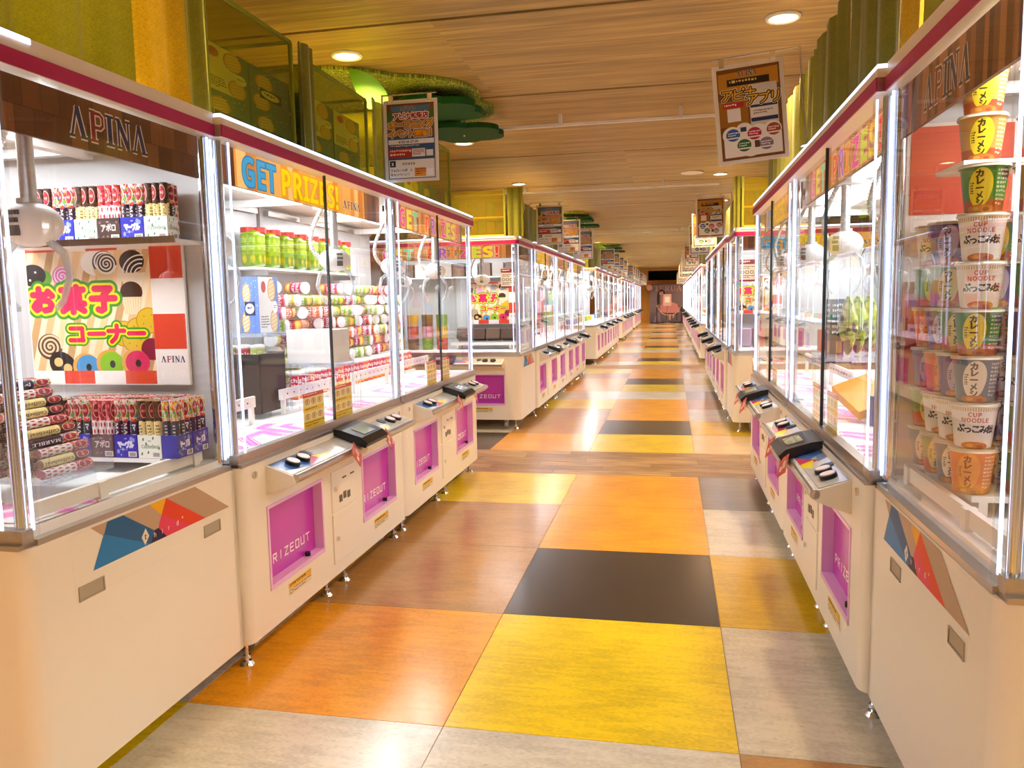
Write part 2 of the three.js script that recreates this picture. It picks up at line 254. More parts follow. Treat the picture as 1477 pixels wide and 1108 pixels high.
T.posterL = canvas(384, 560, (g, w, h) => { // opening event poster
  g.fillStyle = '#e9e2d6'; g.fillRect(0, 0, w, h); g.fillStyle = '#35557a'; g.fillRect(14, 14, w - 28, h - 28); stripes(g, 1, 1, ['#000']);
  poly(g, '#7a4a20', [[14, 14], [w - 14, 14], [w - 14, 250], [14, 250]]); poly(g, '#4b7ea8', [[40, 30], [344, 30], [330, 70], [54, 70]]); poly(g, '#3d6a32', [[14, 60], [80, 90], [60, 160], [14, 180]]); poly(g, '#3d6a32', [[370, 60], [300, 90], [320, 160], [370, 180]]);
  apina(g, 118, 30, 30, '#e8e0d0');
  letters(g, 'アピナ松阪店', 60, 78, 44, [['#fff', 40], ['#a5201c', 17]], { step: 1.02 });
  letters(g, 'オープニング', 26, 134, 56, [['#fff', 46], ['#5a2a10', 34], ['#f0a21c', 17]], { step: 1.0 }); letters(g, 'イベント開催！', 22, 200, 50, [['#fff', 44], ['#5a2a10', 30], ['#f0a21c', 14]], { step: 0.98 });
  g.fillStyle = '#eee'; g.fillRect(20, 266, 344, 34); g.fillStyle = '#222'; g.font = 'bold 24px sans-serif'; g.fillText('4/25·26·27·29', 96, 292); greek(g, 30, 306, 320, 16, '#f2e4c8', 1);
  g.fillStyle = '#b9302a'; g.fillRect(20, 330, 170, 66); g.fillStyle = '#e6dfdc'; g.fillRect(196, 334, 100, 58); greek(g, 30, 338, 150, 50, '#f6dcc8', 2); greek(g, 204, 342, 84, 40, '#a8342c', 3); g.fillStyle = '#efe8e0'; g.fillRect(304, 346, 52, 44);
  g.fillStyle = '#f0ece4'; g.fillRect(20, 410, 344, 130); g.fillStyle = '#111'; g.fillRect(26, 416, 44, 44); g.fillStyle = '#fff'; g.font = 'bold 34px sans-serif'; g.fillText('X', 36, 451); g.fillStyle = '#222'; g.font = 'bold 24px sans-serif'; g.fillText('5/3·4·5·6', 120, 448);
  letters(g, 'フォローリポスト', 28, 474, 22, [['#222', 12]], { step: 0.98 }); letters(g, 'キャンペーン！', 28, 504, 22, [['#222', 12]], { step: 0.98 }); g.fillStyle = '#e69a3a'; g.fillRect(212, 470, 84, 62); greek(g, 220, 476, 70, 48, '#7a2c10', 3); g.fillStyle = '#fff'; g.fillRect(304, 480, 52, 48);
});
T.posterR = canvas(384, 560, (g, w, h) => { // phone app poster
  g.fillStyle = '#ece3d2'; g.fillRect(0, 0, w, h); g.fillStyle = '#7b4a1c'; g.fillRect(14, 14, w - 28, h - 28); poly(g, '#c98a2a', [[20, 40], [360, 30], [360, 130], [20, 150]]); poly(g, '#a56a20', [[14, 200], [180, 200], [180, 350], [14, 350]]);
  apina(g, 128, 34, 30, '#e6d4ac'); g.fillStyle = '#1d1712'; g.fillRect(70, 76, 240, 40); greek(g, 84, 82, 212, 28, '#f0d27a', 1);
  g.fillStyle = '#d9d2c8'; g.fillRect(190, 120, 160, 250); g.fillStyle = '#23325e'; g.fillRect(194, 240, 152, 14); g.fillStyle = '#ece7de'; g.fillRect(194, 254, 152, 60); g.fillStyle = '#23325e'; g.fillRect(194, 314, 152, 22); greek(g, 210, 270, 110, 28, '#6a6258', 2);
  letters(g, 'アピナ', 34, 132, 66, [['#f4e9c8', 40], ['#2a1a0c', 30], ['#f0b93a', 13]], { step: 0.98, slant: 0.1 }); letters(g, 'アプリ', 176, 170, 66, [['#f4e9c8', 40], ['#2a1a0c', 30], ['#f0b93a', 13]], { step: 0.98, slant: 0.1 });
  g.fillStyle = '#c4262c'; g.fillRect(38, 212, 120, 28); greek(g, 46, 216, 104, 20, '#fff', 1); g.fillStyle = '#f3efe8'; g.fillRect(60, 246, 76, 76);
  g.fillStyle = '#f6f2ea'; for (const [x, y, r] of [[80, 400, 56], [150, 380, 50], [230, 400, 54], [310, 390, 52], [90, 470, 60], [180, 480, 62], [290, 470, 64]]) disc(g, '#f6f2ea', x, y, r, r * 0.9); g.fillRect(30, 400, 330, 130);
  for (const [x, y, c] of [[84, 400, '#2d63a8'], [206, 404, '#c22a4c'], [316, 392, '#b3502c'], [144, 466, '#2f6a38'], [270, 470, '#8c7a86']]) { disc(g, c, x, y, 40, 36); g.fillStyle = '#f6f2ea'; g.fillRect(x - 44, y + 14, 88, 8); greek(g, x - 30, y - 16, 60, 26, '#fff', 2); }
  g.fillStyle = '#5a3a28'; g.fillRect(204, 446, 28, 40); g.fillStyle = '#2c4050'; g.fillRect(128, 360, 34, 26);
});
const box = (bg, draw) => canvas(256, 160, (g, w, h) => { g.fillStyle = bg; g.fillRect(0, 0, w, h); draw(g, w, h); g.fillStyle = '#f2efe6'; g.fillRect(150, 116, 92, 36); for (let i = 0; i < 22; i++) { g.fillStyle = '#333'; g.fillRect(162 + i * 3.2, 122, 1 + (i * 7 % 3) * 0.6, 26); } });
T.boxMarble = box('#2b2fb0', (g) => { for (const [x, y, r] of [[190, 30, 18], [214, 36, 16], [40, 116, 16], [92, 100, 12], [70, 140, 9]]) disc(g, '#8f9fe0', x, y, r); letters(g, 'マーブル', 38, 46, 44, [['#f6f6ff', 34], ['#5560c8', 5]], { step: 0.98 }); g.fillStyle = '#dfe4ff'; g.font = 'bold 13px sans-serif'; g.fillText('meiji', 110, 30); g.font = '10px sans-serif'; g.fillText('MILK CHOCOLATE', 60, 106); });
T.boxCoffee = box('#f3f6ea', (g) => { for (const [x, y] of [[60, 30], [170, 20], [40, 130], [110, 120], [230, 90], [214, 130], [90, 60]]) disc(g, '#3d7a58', x, y, 8, 12, 0.5); g.fillStyle = '#2c6a48'; g.font = 'bold 36px serif'; g.fillText('Coffeebeat', 38, 92); g.font = 'bold 13px sans-serif'; g.fillText('meiji', 112, 44); });
T.boxApollo = box('#43302c', (g) => { letters(g, 'アポロ', 40, 40, 54, [['#e9dcd4', 16]], { step: 1.08 }); for (const [x, y] of [[30, 30], [220, 30], [60, 130], [110, 128]]) disc(g, '#8a6a62', x, y, 12, 9); g.fillStyle = '#e9dcd4'; g.font = 'bold 13px sans-serif'; g.fillText('meiji', 100, 30); });
// candy tube wraps: printed head with a red roundel, body in the flavour's colour
const wrap = (body, ink, text, jp, top, spots) => canvas(256, 256, (g, w, h) => {
  g.fillStyle = body; g.fillRect(0, 0, w, h); let k = 77; const r = () => { k = (k * 16807) % 2147483647; return k / 2147483647; };
  g.fillStyle = top; g.fillRect(0, 0, w, 92);
  for (let i = 0; i < 150; i++) disc(g, spots[Math.floor(r() * spots.length)], r() * w, r() * 92, 5 + 5 * r());
  for (const x of [48, 176]) { disc(g, '#f0d9c4', x, 46, 35); disc(g, '#a3122a', x, 46, 31); g.fillStyle = '#f6d6c0'; g.font = 'bold 17px sans-serif'; g.fillText('meiji', x - 22, 52); }
  if (text === 'berry') { for (let i = 0; i < 40; i++) disc(g, '#c4203a', (i % 8) * 32 + (Math.floor(i / 8) % 2) * 16, 112 + Math.floor(i / 8) * 32, 8, 11); return; }
  for (const x of [40, 168]) { if (jp) letters(g, jp, x, 104, 36, [[ink, 18]], { dir: 'v', step: 1 }); else { g.save(); g.translate(x + 8, 100); g.rotate(Math.PI / 2); g.fillStyle = ink; g.font = 'bold 40px serif'; g.fillText(text, 0, 0, 150); g.restore(); } }
  greek(g, 104, 110, 40, 130, ink, 9); greek(g, 232, 110, 24, 130, ink, 9);
});
T.tubes = [
  wrap('#2a1a2a', '#f4eef4', 'MARBLE', null, '#e8dccc', ['#e0302c', '#f2c21c', '#f28a1c', '#3f9ad0', '#6fb52f', '#b02a6a']),
  wrap('#efdf9e', '#5a3a1c', 'Coffeebeat', null, '#4a2618', ['#3a1c12', '#6a3a22', '#2a140c']),
  wrap('#f4efec', '#c4203a', 'berry', null, '#c42a3a', ['#e04a56', '#a3122a', '#f2a0a0']),
  wrap('#29304e', '#eef0fa', null, 'マーブル', '#e8dccc', ['#e0302c', '#f2c21c', '#f28a1c', '#3f9ad0', '#6fb52f']),
];
const cup = (body, oval, jp, ink, extra) => canvas(512, 192, (g, w, h) => {
  g.fillStyle = body; g.fillRect(0, 0, w, h); g.fillStyle = '#e9e0cc'; g.fillRect(0, 0, w, 8); extra?.(g, w, h);
  for (const x of [128, 384]) {
    if (oval) { disc(g, oval, x, 92, 46, 80, 0.12); letters(g, jp, x - 16, 20, 30, [[ink, 19]], { dir: 'v', step: 0.97 }); greek(g, x - 40, 70, 12, 50, ink, 5); }
    else { g.fillStyle = '#c23a3a'; g.font = 'bold 26px sans-serif'; g.fillText('CUP', x - 28, 52); g.fillText('NOODLE', x - 54, 76); letters(g, jp, x - 76, 86, 36, [['#fff', 30], ['#2a1a14', 17]], { step: 0.86 }); }
    greek(g, x + 62, 20, 50, 150, 'rgba(250,240,220,.75)', 9, 5); disc(g, '#c8742c', x, 178, 60, 18); disc(g, '#e0a04c', x - 20, 176, 16, 8); disc(g, '#a84a22', x + 24, 180, 14, 8);
  }
});
T.cups = [
  cup('#b98a3e', '#f6e02c', 'カレーメシ', '#1c150c', (g, w, h) => { g.fillStyle = '#a8461e'; g.fillRect(0, 140, w, 52); }),
  cup('#4f8a34', '#f6e02c', 'カレーメシ', '#1c150c', (g, w, h) => { g.fillStyle = '#b0501e'; g.fillRect(0, 140, w, 52); disc(g, '#3a2a1c', 230, 40, 26); }),
  cup('#f1ece2', null, 'ぶっこみ飯', '#1c150c', (g, w, h) => { g.fillStyle = '#c9a256'; for (let i = 0; i < 60; i++) g.fillRect(i * 9, 12, 4, 16); }),
  cup('#5f6f80', '#efe6d2', 'カレーメシ', '#2a2a2a'),
  cup('#e0781c', '#f09a2c', 'カレーメシ', '#7a2c08'),
  cup('#5a3a86', '#c8b6dc', 'カレーメシ', '#2a1840'),
  cup('#8a9a4a', '#e8d46a', 'カレーメシ', '#3a3a10', (g, w) => { g.fillStyle = '#c8502c'; g.fillRect(0, 120, w, 60); }),
];
const chip = (a, b) => canvas(256, 192, (g, w, h) => {
  g.fillStyle = a; g.fillRect(0, 0, w, h); g.fillStyle = b; g.fillRect(0, 128, w, 64);
  for (const x of [20, 148]) { g.fillStyle = '#fff'; g.font = 'bold 44px sans-serif'; g.fillText('chip', x, 62, 92); g.fillText('star', x, 104, 92); disc(g, '#f0c040', x + 44, 152, 40, 24); disc(g, '#f7dc80', x + 36, 148, 22, 12); }
  g.fillStyle = 'rgba(255,255,255,.5)'; g.fillRect(0, 6, w, 6); greek(g, 112, 20, 30, 100, '#fff', 9);
});
T.chips = [chip('#d3283c', '#e8742c'), chip('#8fb428', '#5f8a1c'), chip('#e2672a', '#c43a22'), chip('#c2285a', '#e8742c'), chip('#b6c23a', '#8aa22a')];
T.cookieA = canvas(256, 384, (g, w, h) => { g.fillStyle = '#6c8cd0'; g.fillRect(0, 0, w, h); let k = 31; const r = () => { k = (k * 16807) % 2147483647; return k / 2147483647; }; for (let i = 0; i < 50; i++) disc(g, '#eef4ff', r() * w, r() * h, 2 + 2 * r()); const ck = (x, y) => { disc(g, '#c98f4a', x, y, 56, 76); disc(g, '#e8be82', x, y, 50, 70); g.strokeStyle = '#f7e6c4'; g.lineWidth = 10; for (let i = -2; i < 3; i++) { g.beginPath(); g.moveTo(x - 36, y + i * 26 + 12); g.lineTo(x + 36, y + i * 26 - 12); g.stroke(); } }; ck(90, 120); ck(70, 310); g.fillStyle = '#23305e'; g.fillRect(60, 170, 140, 96); disc(g, '#f2efe6', 128, 218, 60, 36); greek(g, 88, 204, 84, 30, '#23305e', 1); });
T.cookieB = canvas(256, 384, (g, w, h) => { g.fillStyle = '#f4f2ee'; g.fillRect(0, 0, w, h); g.fillStyle = '#6c8cd0'; g.fillRect(190, 0, 66, h); for (const [x, y] of [[170, 90], [190, 310]]) { disc(g, '#c98f4a', x, y, 52, 80); disc(g, '#ecc88c', x, y, 46, 73); g.strokeStyle = '#f7e6c4'; g.lineWidth = 9; for (let i = -2; i < 3; i++) { g.beginPath(); g.moveTo(x - 34, y + i * 28 + 12); g.lineTo(x + 34, y + i * 28 - 12); g.stroke(); } } disc(g, '#c23a34', 66, 70, 30, 40); greek(g, 20, 270, 100, 90, '#555', 5); disc(g, '#fff', 210, 210, 34, 44); greek(g, 190, 196, 44, 26, '#333', 2); });
T.backdrop = canvas(512, 640, (g, w, h) => { // photo spot: magazine cover print with a seated woman in a pink dress
  g.fillStyle = '#7d6a70'; g.fillRect(0, 0, w, h); g.fillStyle = '#70606a'; g.fillRect(0, 470, w, 170); g.fillStyle = '#b98a86'; g.font = 'bold 124px serif'; g.fillText('TERUA', 60, 112, 440);
  poly(g, '#92808a', [[40, 640], [110, 470], [150, 470], [180, 640]]);
  poly(g, '#2a1a1c', [[120, 130], [170, 76], [226, 110], [240, 180], [200, 190], [150, 200], [150, 330], [112, 340], [108, 220]]); disc(g, '#c99a88', 176, 150, 32, 42); poly(g, '#2a1a1c', [[140, 130], [176, 92], [212, 126], [176, 116]]);
  poly(g, '#c08a80', [[160, 190], [220, 200], [300, 330], [180, 360]]); poly(g, '#d28a8a', [[160, 350], [300, 280], [420, 330], [470, 470], [300, 480], [160, 460]]); poly(g, '#c99a88', [[290, 470], [330, 470], [320, 600], [296, 600]]); poly(g, '#c99a88', [[350, 470], [390, 470], [372, 560], [350, 560]]);
  poly(g, '#3a2a2c', [[240, 480], [430, 480], [430, 500], [240, 500]]); for (const x of [250, 410]) poly(g, '#3a2a2c', [[x, 500], [x + 12, 500], [x + 12, 600], [x, 600]]);
});
// ---------- materials ----------
const cream = M('#f4ecdd', 0.42, { clearcoat: 0.15, clearcoatRoughness: 0.3 });
const white = M('#f4f3f0', 0.4), offwhite = M('#e4e2dd', 0.5), grey = M('#a8a6a2', 0.5), black = M('#08080a', 0.3), darkGrey = M('#2e2b29', 0.5);
const alu = M('#c9c6c2', 0.32, { metalness: 1 }), chrome = M('#dfe2e6', 0.14, { metalness: 1 }), magentaBand = M('#b8266a', 0.4);
const glass = M('#fbfefe', 0.0, { transmission: 1, ior: 1.36 }), acrylic = M('#f6fafc', 0.04, { transmission: 0.92, ior: 1.36 });
const LED = M('#ffffff', 0.5, { emissive: new THREE.Color('#b4ceff'), emissiveIntensity: 2.1 }), panelGlow = M('#ffffff', 0.6, { emissive: new THREE.Color('#f6f8ff'), emissiveIntensity: 2.2 });
const chute = M('#f0c0f2', 0.3, { clearcoat: 0.4 }), flap = M('#ffffff', 0.22, { map: T.prize, clearcoat: 0.25, clearcoatRoughness: 0.15 });
const clearDot = M('#eef4ff', 0.1, { transmission: 0.75, ior: 1.45 });

// ---------- floor ----------
const TILE = 0.9, ROOM = { x0: -5.4, x1: 7.2, f0: -6.3, f1: 40.5 };
{
  const slab = struct('floor', B(ROOM.x1 - ROOM.x0, 0.1, ROOM.f1 - ROOM.f0, (ROOM.x0 + ROOM.x1) / 2, -0.0535, -(ROOM.f0 + ROOM.f1) / 2), M('#b39a82', 0.5));
  const C = { y: '#ffdc00', k: '#252120', o: '#fbac14', c: '#e0dac8', b: '#c08f50', g: '#8c8070', p: '#f0cf9a', d: '#e0b800' };
  const mats = {}; for (const [k, v] of Object.entries(C)) mats[k] = M(v, 0.34, { map: T.lino, clearcoat: 1, clearcoatRoughness: 0.18 });
  // one letter per tile, from tile row -7 on; '=' is a boarded strip across the aisle
  const col = {
    '-1': (j) => (j < 0 ? 'cbobyoc'[(j + 70) % 7] : 'obby=obbycoobyc=obbycobbyc'[j % 25]),
    0: (j) => (j < 0 ? 'ckoycoc'[(-j - 1) % 7] : 'ykoo=ykoocykoo=ykoocykooc'[j % 25]),
    1: (j) => (j < 0 ? 'bcobyoc'[(-j - 1) % 7] : 'cdcg=pdcbgcdcb=pdcbgcdcbg'[j % 25]),
    2: (j) => 'bcyk=ocbyc'[(j + 70) % 10], 3: (j) => 'ocbyc'[(j + 70) % 5], '-2': (j) => 'cobk=kcoby'[(j + 70) % 10], '-3': (j) => 'ycobc'[(j + 70) % 5],
  };
  const g = G('tile', () => { const k = B(TILE - 0.003, 0.004, TILE - 0.003, 0, -0.002, 0); return k; });
  for (let j = -5; j < 45; j++) for (let i = -3; i <= 3; i++) {
    if (j < -2 && Math.abs(i) > 2) continue;
    let c = j === 4 || j === 14 ? '=' : col[i](j); if (c === '=' && j !== 4 && j !== 14) c = 'c';
    if (c === '=') continue;
    const t = struct('floor_tile', g, mats[c], slab); t.position.set((i + 0.5) * TILE, 0, -(j + 0.5) * TILE); t.rotation.y = ((i * 3 + j * 5 + 90) % 2) * Math.PI;
  }
  const pm = [M('#f6f1e8', 0.34, { map: T.plank, clearcoat: 0.3, clearcoatRoughness: 0.25 }), M('#e4dccf', 0.34, { map: T.plank, clearcoat: 0.3, clearcoatRoughness: 0.25 }), M('#d2c8b8', 0.34, { map: T.plank, clearcoat: 0.3, clearcoatRoughness: 0.25 })];
  const pg = G('plank', () => B(0.897, 0.004, 0.147, 0, -0.002, 0));
  for (const j of [4, 14]) for (let r = 0; r < 6; r++) for (let i = -4; i <= 4; i++) {
    const t = struct('plank', pg, pm[(i * 5 + r * 7 + 90) % 3], slab); t.position.set((i + 0.5) * TILE + (r * 0.37 % 0.9) - 0.2, 0, -(j * TILE + 0.075 + r * 0.15)); t.rotation.y = ((i + r + 20) % 2) * Math.PI;
  }
}
// ---------- walls and ceiling ----------
{
  const W = ROOM.x1 - ROOM.x0, D = ROOM.f1 - ROOM.f0, xc = (ROOM.x0 + ROOM.x1) / 2, zc = -(ROOM.f0 + ROOM.f1) / 2;
  const paint = M('#c9a06a', 0.8);
  struct('wall_left', B(0.1, CEIL + 0.3, D, ROOM.x0 - 0.05, (CEIL + 0.3) / 2, zc), paint);
  struct('wall_right', B(0.1, CEIL + 0.3, D, ROOM.x1 + 0.05, (CEIL + 0.3) / 2, zc), paint);
  struct('wall_back', B(W, CEIL + 0.3, 0.1, xc, (CEIL + 0.3) / 2, -ROOM.f0 + 0.05), paint);
  // recess added in the end wall; its shade stands in for a black panel
  const ox0 = -0.5, ox1 = 1.5, oy0 = 2.25, oy1 = 2.76, H = CEIL + 0.3, zw = -ROOM.f1 - 0.05, side = (a, b, y0, y1) => B(b - a, y1 - y0, 0.1, (a + b) / 2, (y0 + y1) / 2, zw);
  struct('wall_end', merge(side(ROOM.x0, ox0, 0, H), side(ox1, ROOM.x1, 0, H), side(ox0, ox1, 0, oy0), side(ox0, ox1, oy1, H)), M('#d99a3e', 0.6));
  struct('wall_recess', merge(B(ox1 - ox0, 0.04, 2.4, (ox0 + ox1) / 2, oy0 - 0.02, zw - 1.25), B(ox1 - ox0, 0.04, 2.4, (ox0 + ox1) / 2, oy1 + 0.02, zw - 1.25), B(0.04, oy1 - oy0, 2.4, ox0 - 0.02, (oy0 + oy1) / 2, zw - 1.25), B(0.04, oy1 - oy0, 2.4, ox1 + 0.02, (oy0 + oy1) / 2, zw - 1.25), B(ox1 - ox0, oy1 - oy0, 0.04, (ox0 + ox1) / 2, (oy0 + oy1) / 2, zw - 2.45)), M('#6b5f55', 0.8));
  const top = struct('ceiling', B(W, 0.1, D, xc, CEIL + 0.12, zc), M('#5a4428', 0.8));
  const gaps = [-6.3, -3.8, -1.3, 0.3, 2.0, 3.66, 6.1, 8.4, 10.7, 13, 15.3, 17.6, 19.9, 22.2, 24.5, 26.8, 29.1, 31.4, 33.7, 36, 38.3, 40.5];
  const wood = M('#ffffff', 0.6, { map: T.ceil });
  for (let i = 0; i < gaps.length - 1; i++) {
    const d = gaps[i + 1] - gaps[i] - 0.035; const g = B(W, 0.05, d, 0, 0, 0), uv = g.attributes.uv, p = g.attributes.position;
    for (let k = 0; k < uv.count; k++) uv.setXY(k, p.getX(k) / 3.1 + i * 0.37, p.getZ(k) / 1.6 + i * 0.21);
    const m = struct('ceiling_panel', g, wood, top); m.position.set(xc, CEIL + 0.025, -(gaps[i] + gaps[i + 1]) / 2);
  }
  // hanging sign rails across the aisle
  for (const [f, x0, x1] of [[4.32, -0.72, 1.15], [8.25, -2.2, 1.3], [15.3, -2.0, 1.6]]) {
    const t = thing('ceiling_rail', f < 5 ? 'thin white sign rail hung from the ceiling over the boarded strip' : 'thin white sign rail hung from the ceiling farther down the aisle', 'rail', 0, CEIL - 0.09, f, 0, f < 5 ? undefined : 'far ceiling rails');
    part('bar', B(x1 - x0, 0.022, 0.022, (x0 + x1) / 2, 0, 0), white, t);
    for (const k of [0.28, 0.8]) part('hanger', B(0.03, 0.1, 0.03, x0 + (x1 - x0) * k, 0.05, 0), offwhite, t);
  }
  const sp = thing('ceiling_speaker', 'flat white round speaker in the ceiling past the second rail', 'speaker', 0.95, CEIL - 0.008, 7.75); part('grille', CY(0.13, 0.014, 0, 0, 0, 24), M('#e6dfd2', 0.6), sp); part('rim', new THREE.TorusGeometry(0.13, 0.008, 6, 28).rotateX(Math.PI / 2), white, sp);
  // downlights; the unseen ones overhead and behind the camera are added fill light
  const rim = G('rim', () => new THREE.TorusGeometry(0.085, 0.012, 6, 24).rotateX(Math.PI / 2)), lens = G('lens', () => CY(0.078, 0.012, 0, 0.004, 0, 24));
  const glow = M('#fff', 0.5, { emissive: new THREE.Color('#ffe2a6'), emissiveIntensity: 6 });
  const spots = []; for (let k = -2; k < 14; k++) { const f = 2.43 + 2.77 * k; spots.push([-1.25, f], [k % 2 ? 1.5 : 1.3, f]); if (k < 0) spots.push([-3.6, f], [4, f]); }  // the last pair down the aisle is added to brighten the end wall
  for (const [x, f] of spots) {
    const t = thing('downlight', x < 0 ? 'round warm downlight in the ceiling on the event poster side, unseen ones added as fill' : 'round warm downlight in the ceiling on the app poster side, unseen ones added as fill', 'downlight', x, CEIL - 0.006, f, 0, x < 0 ? 'downlights over the event poster row' : 'downlights over the app poster row');
    part('rim', rim, white, t); part('lamp_lens', lens, glow, t);
    const s = new THREE.SpotLight(LAMP.spotColor, LAMP.spot, 0, 1.15, 0.6, 2); s.position.set(0, -0.02, 0); s.target.position.set(0, -2, 0); s.castShadow = true; s.shadow.radius = 3.5; t.add(s, s.target);
  }
}
// ---------- claw machines ----------
// local axes: x along the front, z out of the front (front plane z = 0), y up
const HW = 0.86, DEPTH = 0.86;
const PO = [[-0.697, -0.222], [0.222, 0.697]], POY = [0.25, 0.578];
function baseGeo(depth, lod) {
  return G('base' + depth + lod, () => {
    const r = 0.05, s = new THREE.Shape();
    s.moveTo(-HW + r, 0.1); s.lineTo(HW - r, 0.1); s.lineTo(HW - r, 0.757); s.lineTo(-HW + r, 0.757); s.closePath();
    for (const [a, b] of PO) { const p = new THREE.Path(); p.moveTo(a, POY[0]); p.lineTo(b, POY[0]); p.lineTo(b, POY[1]); p.lineTo(a, POY[1]); p.closePath(); s.holes.push(p); }
    const front = new THREE.ExtrudeGeometry(s, { depth: 0.05, bevelEnabled: false }).translate(0, 0, -0.05);
    const gs = [front];
    for (const k of [-1, 1]) {
      gs.push(new THREE.CylinderGeometry(r, r, 0.657, lod ? 6 : 12, 1, false, k > 0 ? 0 : -Math.PI / 2, Math.PI / 2).translate(k * (HW - r), 0.4285, -r));
      gs.push(B(0.03, 0.657, depth - r, k * (HW - 0.015), 0.4285, -(r + depth) / 2));
    }
    gs.push(B(HW * 2 - 0.02, 0.02, depth - r, 0, 0.747, -(r + depth) / 2), B(HW * 2 - 0.06, 0.02, depth - r, 0, 0.11, -(r + depth) / 2), B(HW * 2, 0.657, 0.02, 0, 0.4285, -depth + 0.01));
    return merge(gs);
  });
}
const chuteGeo = G('chute', () => { // four walls of the prize opening with a lip
  const [a, b] = PO[0], w = b - a, h = POY[1] - POY[0], d = 0.052, t = 0.012;
  return merge(B(t, h, d, -w / 2 + t / 2, 0, -d / 2 + 0.004), B(t, h, d, w / 2 - t / 2, 0, -d / 2 + 0.004), B(w, t, d, 0, h / 2 - t / 2, -d / 2 + 0.004), B(w, t * 1.6, d, 0, -h / 2 + t * 0.8, -d / 2 + 0.004));
});
const flapGeo = G('flap', () => { const g = B(PO[0][1] - PO[0][0] - 0.024, POY[1] - POY[0] - 0.03, 0.012, 0, 0.004, -0.044); return g; });
// control deck: a wedge with a rounded aluminium nose
const deckGeo = (x0, x1) => G('deck' + x0 + x1, () => prism([[0, 0.735], [0.108, 0.698], [0.118, 0.668], [0.108, 0.66], [0.06, 0.642], [0, 0.622]], x0, x1));
const noseGeo = (x0, x1) => G('nose' + x0 + x1, () => merge(CY(0.017, x1 - x0, 0, 0, 0, 10).rotateZ(Math.PI / 2).translate((x0 + x1) / 2, 0.684, 0.113)));
const SLOPE = Math.atan2(0.037, 0.108);
const deckTop = (z) => 0.735 - z * 0.037 / 0.108;
const buttonGeo = G('button', () => CY(0.03, 0.014, 0, 0.007, 0, 20)), buttonTop = G('buttonTop', () => CY(0.025, 0.004, 0, 0.0155, 0, 20)), dotGeo = G('dot', () => CY(0.025, 0.005, 0, 0.0025, 0, 18));
const termGeo = G('terminal', () => prism([[-0.02, 0.0], [-0.015, 0.026], [0.03, 0.034], [0.13, 0.036], [0.165, 0.02], [0.16, -0.004]], -0.13, 0.13));
const termScreen = G('termScreen', () => merge(B(0.13, 0.004, 0.066, 0, 0.0362, 0.084)));
const termCradle = G('termCradle', () => prism([[0.0, -0.012], [0.0, 0.0], [0.17, 0.0], [0.165, -0.03], [0.12, -0.05], [0.04, -0.04]], -0.115, 0.115));
const postGeo = G('post', () => CY(0.015, 1.11, 0, 1.345, 0, 10)), ledPost = G('ledPost', () => B(0.006, 1.1, 0.006, 0, 1.347, 0)), ledWide = G('ledWide', () => B(0.013, 1.1, 0.013, 0, 1.347, 0));
const cornerGlass = G('cornerGlass', () => new THREE.CylinderGeometry(0.055, 0.055, 1.12, 8, 1, true, 0, Math.PI / 2).translate(0, 1.345, 0));
const footGeo = G('foot', () => merge(CY(0.008, 0.085, 0, 0.055, 0, 8), CY(0.028, 0.014, 0, 0.007, 0, 14, 0.018), CY(0.016, 0.012, 0, 0.03, 0, 6))), wheelGeo = G('wheel', () => merge(CY(0.042, 0.03, 0, 0, 0, 18).rotateZ(Math.PI / 2).translate(0, 0.042, 0), B(0.04, 0.04, 0.05, 0, 0.085, 0)));
const headGeo = G('craneHead', () => new THREE.SphereGeometry(1, 20, 14).scale(0.082, 0.058, 0.066)), craneVents = G('vents', () => { const gs = []; for (let i = 0; i < 4; i++) gs.push(B(0.005, 0.012, 0.004, -0.012 + i * 0.008, 0.026, 0.061), B(0.005, 0.012, 0.004, -0.012 + i * 0.008, 0.006, 0.067)); gs.push(B(0.03, 0.026, 0.004, 0, -0.02, 0.063)); return merge(gs); });
const craneHose = G('hose', () => { const pts = []; for (let i = 0; i <= 10; i++) { const t = i / 10; pts.push([-0.045 - 0.075 * Math.sin(t * Math.PI * 0.9), 0.27 - 0.27 * t - 0.03 * Math.sin(t * Math.PI), -0.01]); } const g = [tube(pts, 0.0095, 30, 8)]; const cv = new THREE.CatmullRomCurve3(pts.map((p) => new THREE.Vector3(...p))); for (let i = 1; i < 26; i++) { const t = new THREE.TorusGeometry(0.0098, 0.003, 4, 8), d = cv.getTangentAt(i / 26), q = new THREE.Quaternion().setFromUnitVectors(new THREE.Vector3(0, 0, 1), d); t.applyQuaternion(q); const c = cv.getPointAt(i / 26); t.translate(c.x, c.y, c.z); g.push(t); } return merge(g); });
const clawGeo = G('claw', () => { // one bent blade
  const s = new THREE.Shape(); s.moveTo(0.02, -0.02); s.lineTo(0.075, -0.06); s.lineTo(0.095, -0.13); s.lineTo(0.06, -0.21); s.lineTo(0.03, -0.235); s.lineTo(0.028, -0.222); s.lineTo(0.052, -0.2); s.lineTo(0.078, -0.13); s.lineTo(0.062, -0.075); s.lineTo(0.01, -0.036); s.closePath();
  return new THREE.ExtrudeGeometry(s, { depth: 0.014, bevelEnabled: false }).translate(0, 0, -0.007).scale(0.8, 0.9, 1);
});
const clawMat = M('#eef2f4', 0.15, { transmission: 0.6, ior: 1.3 });
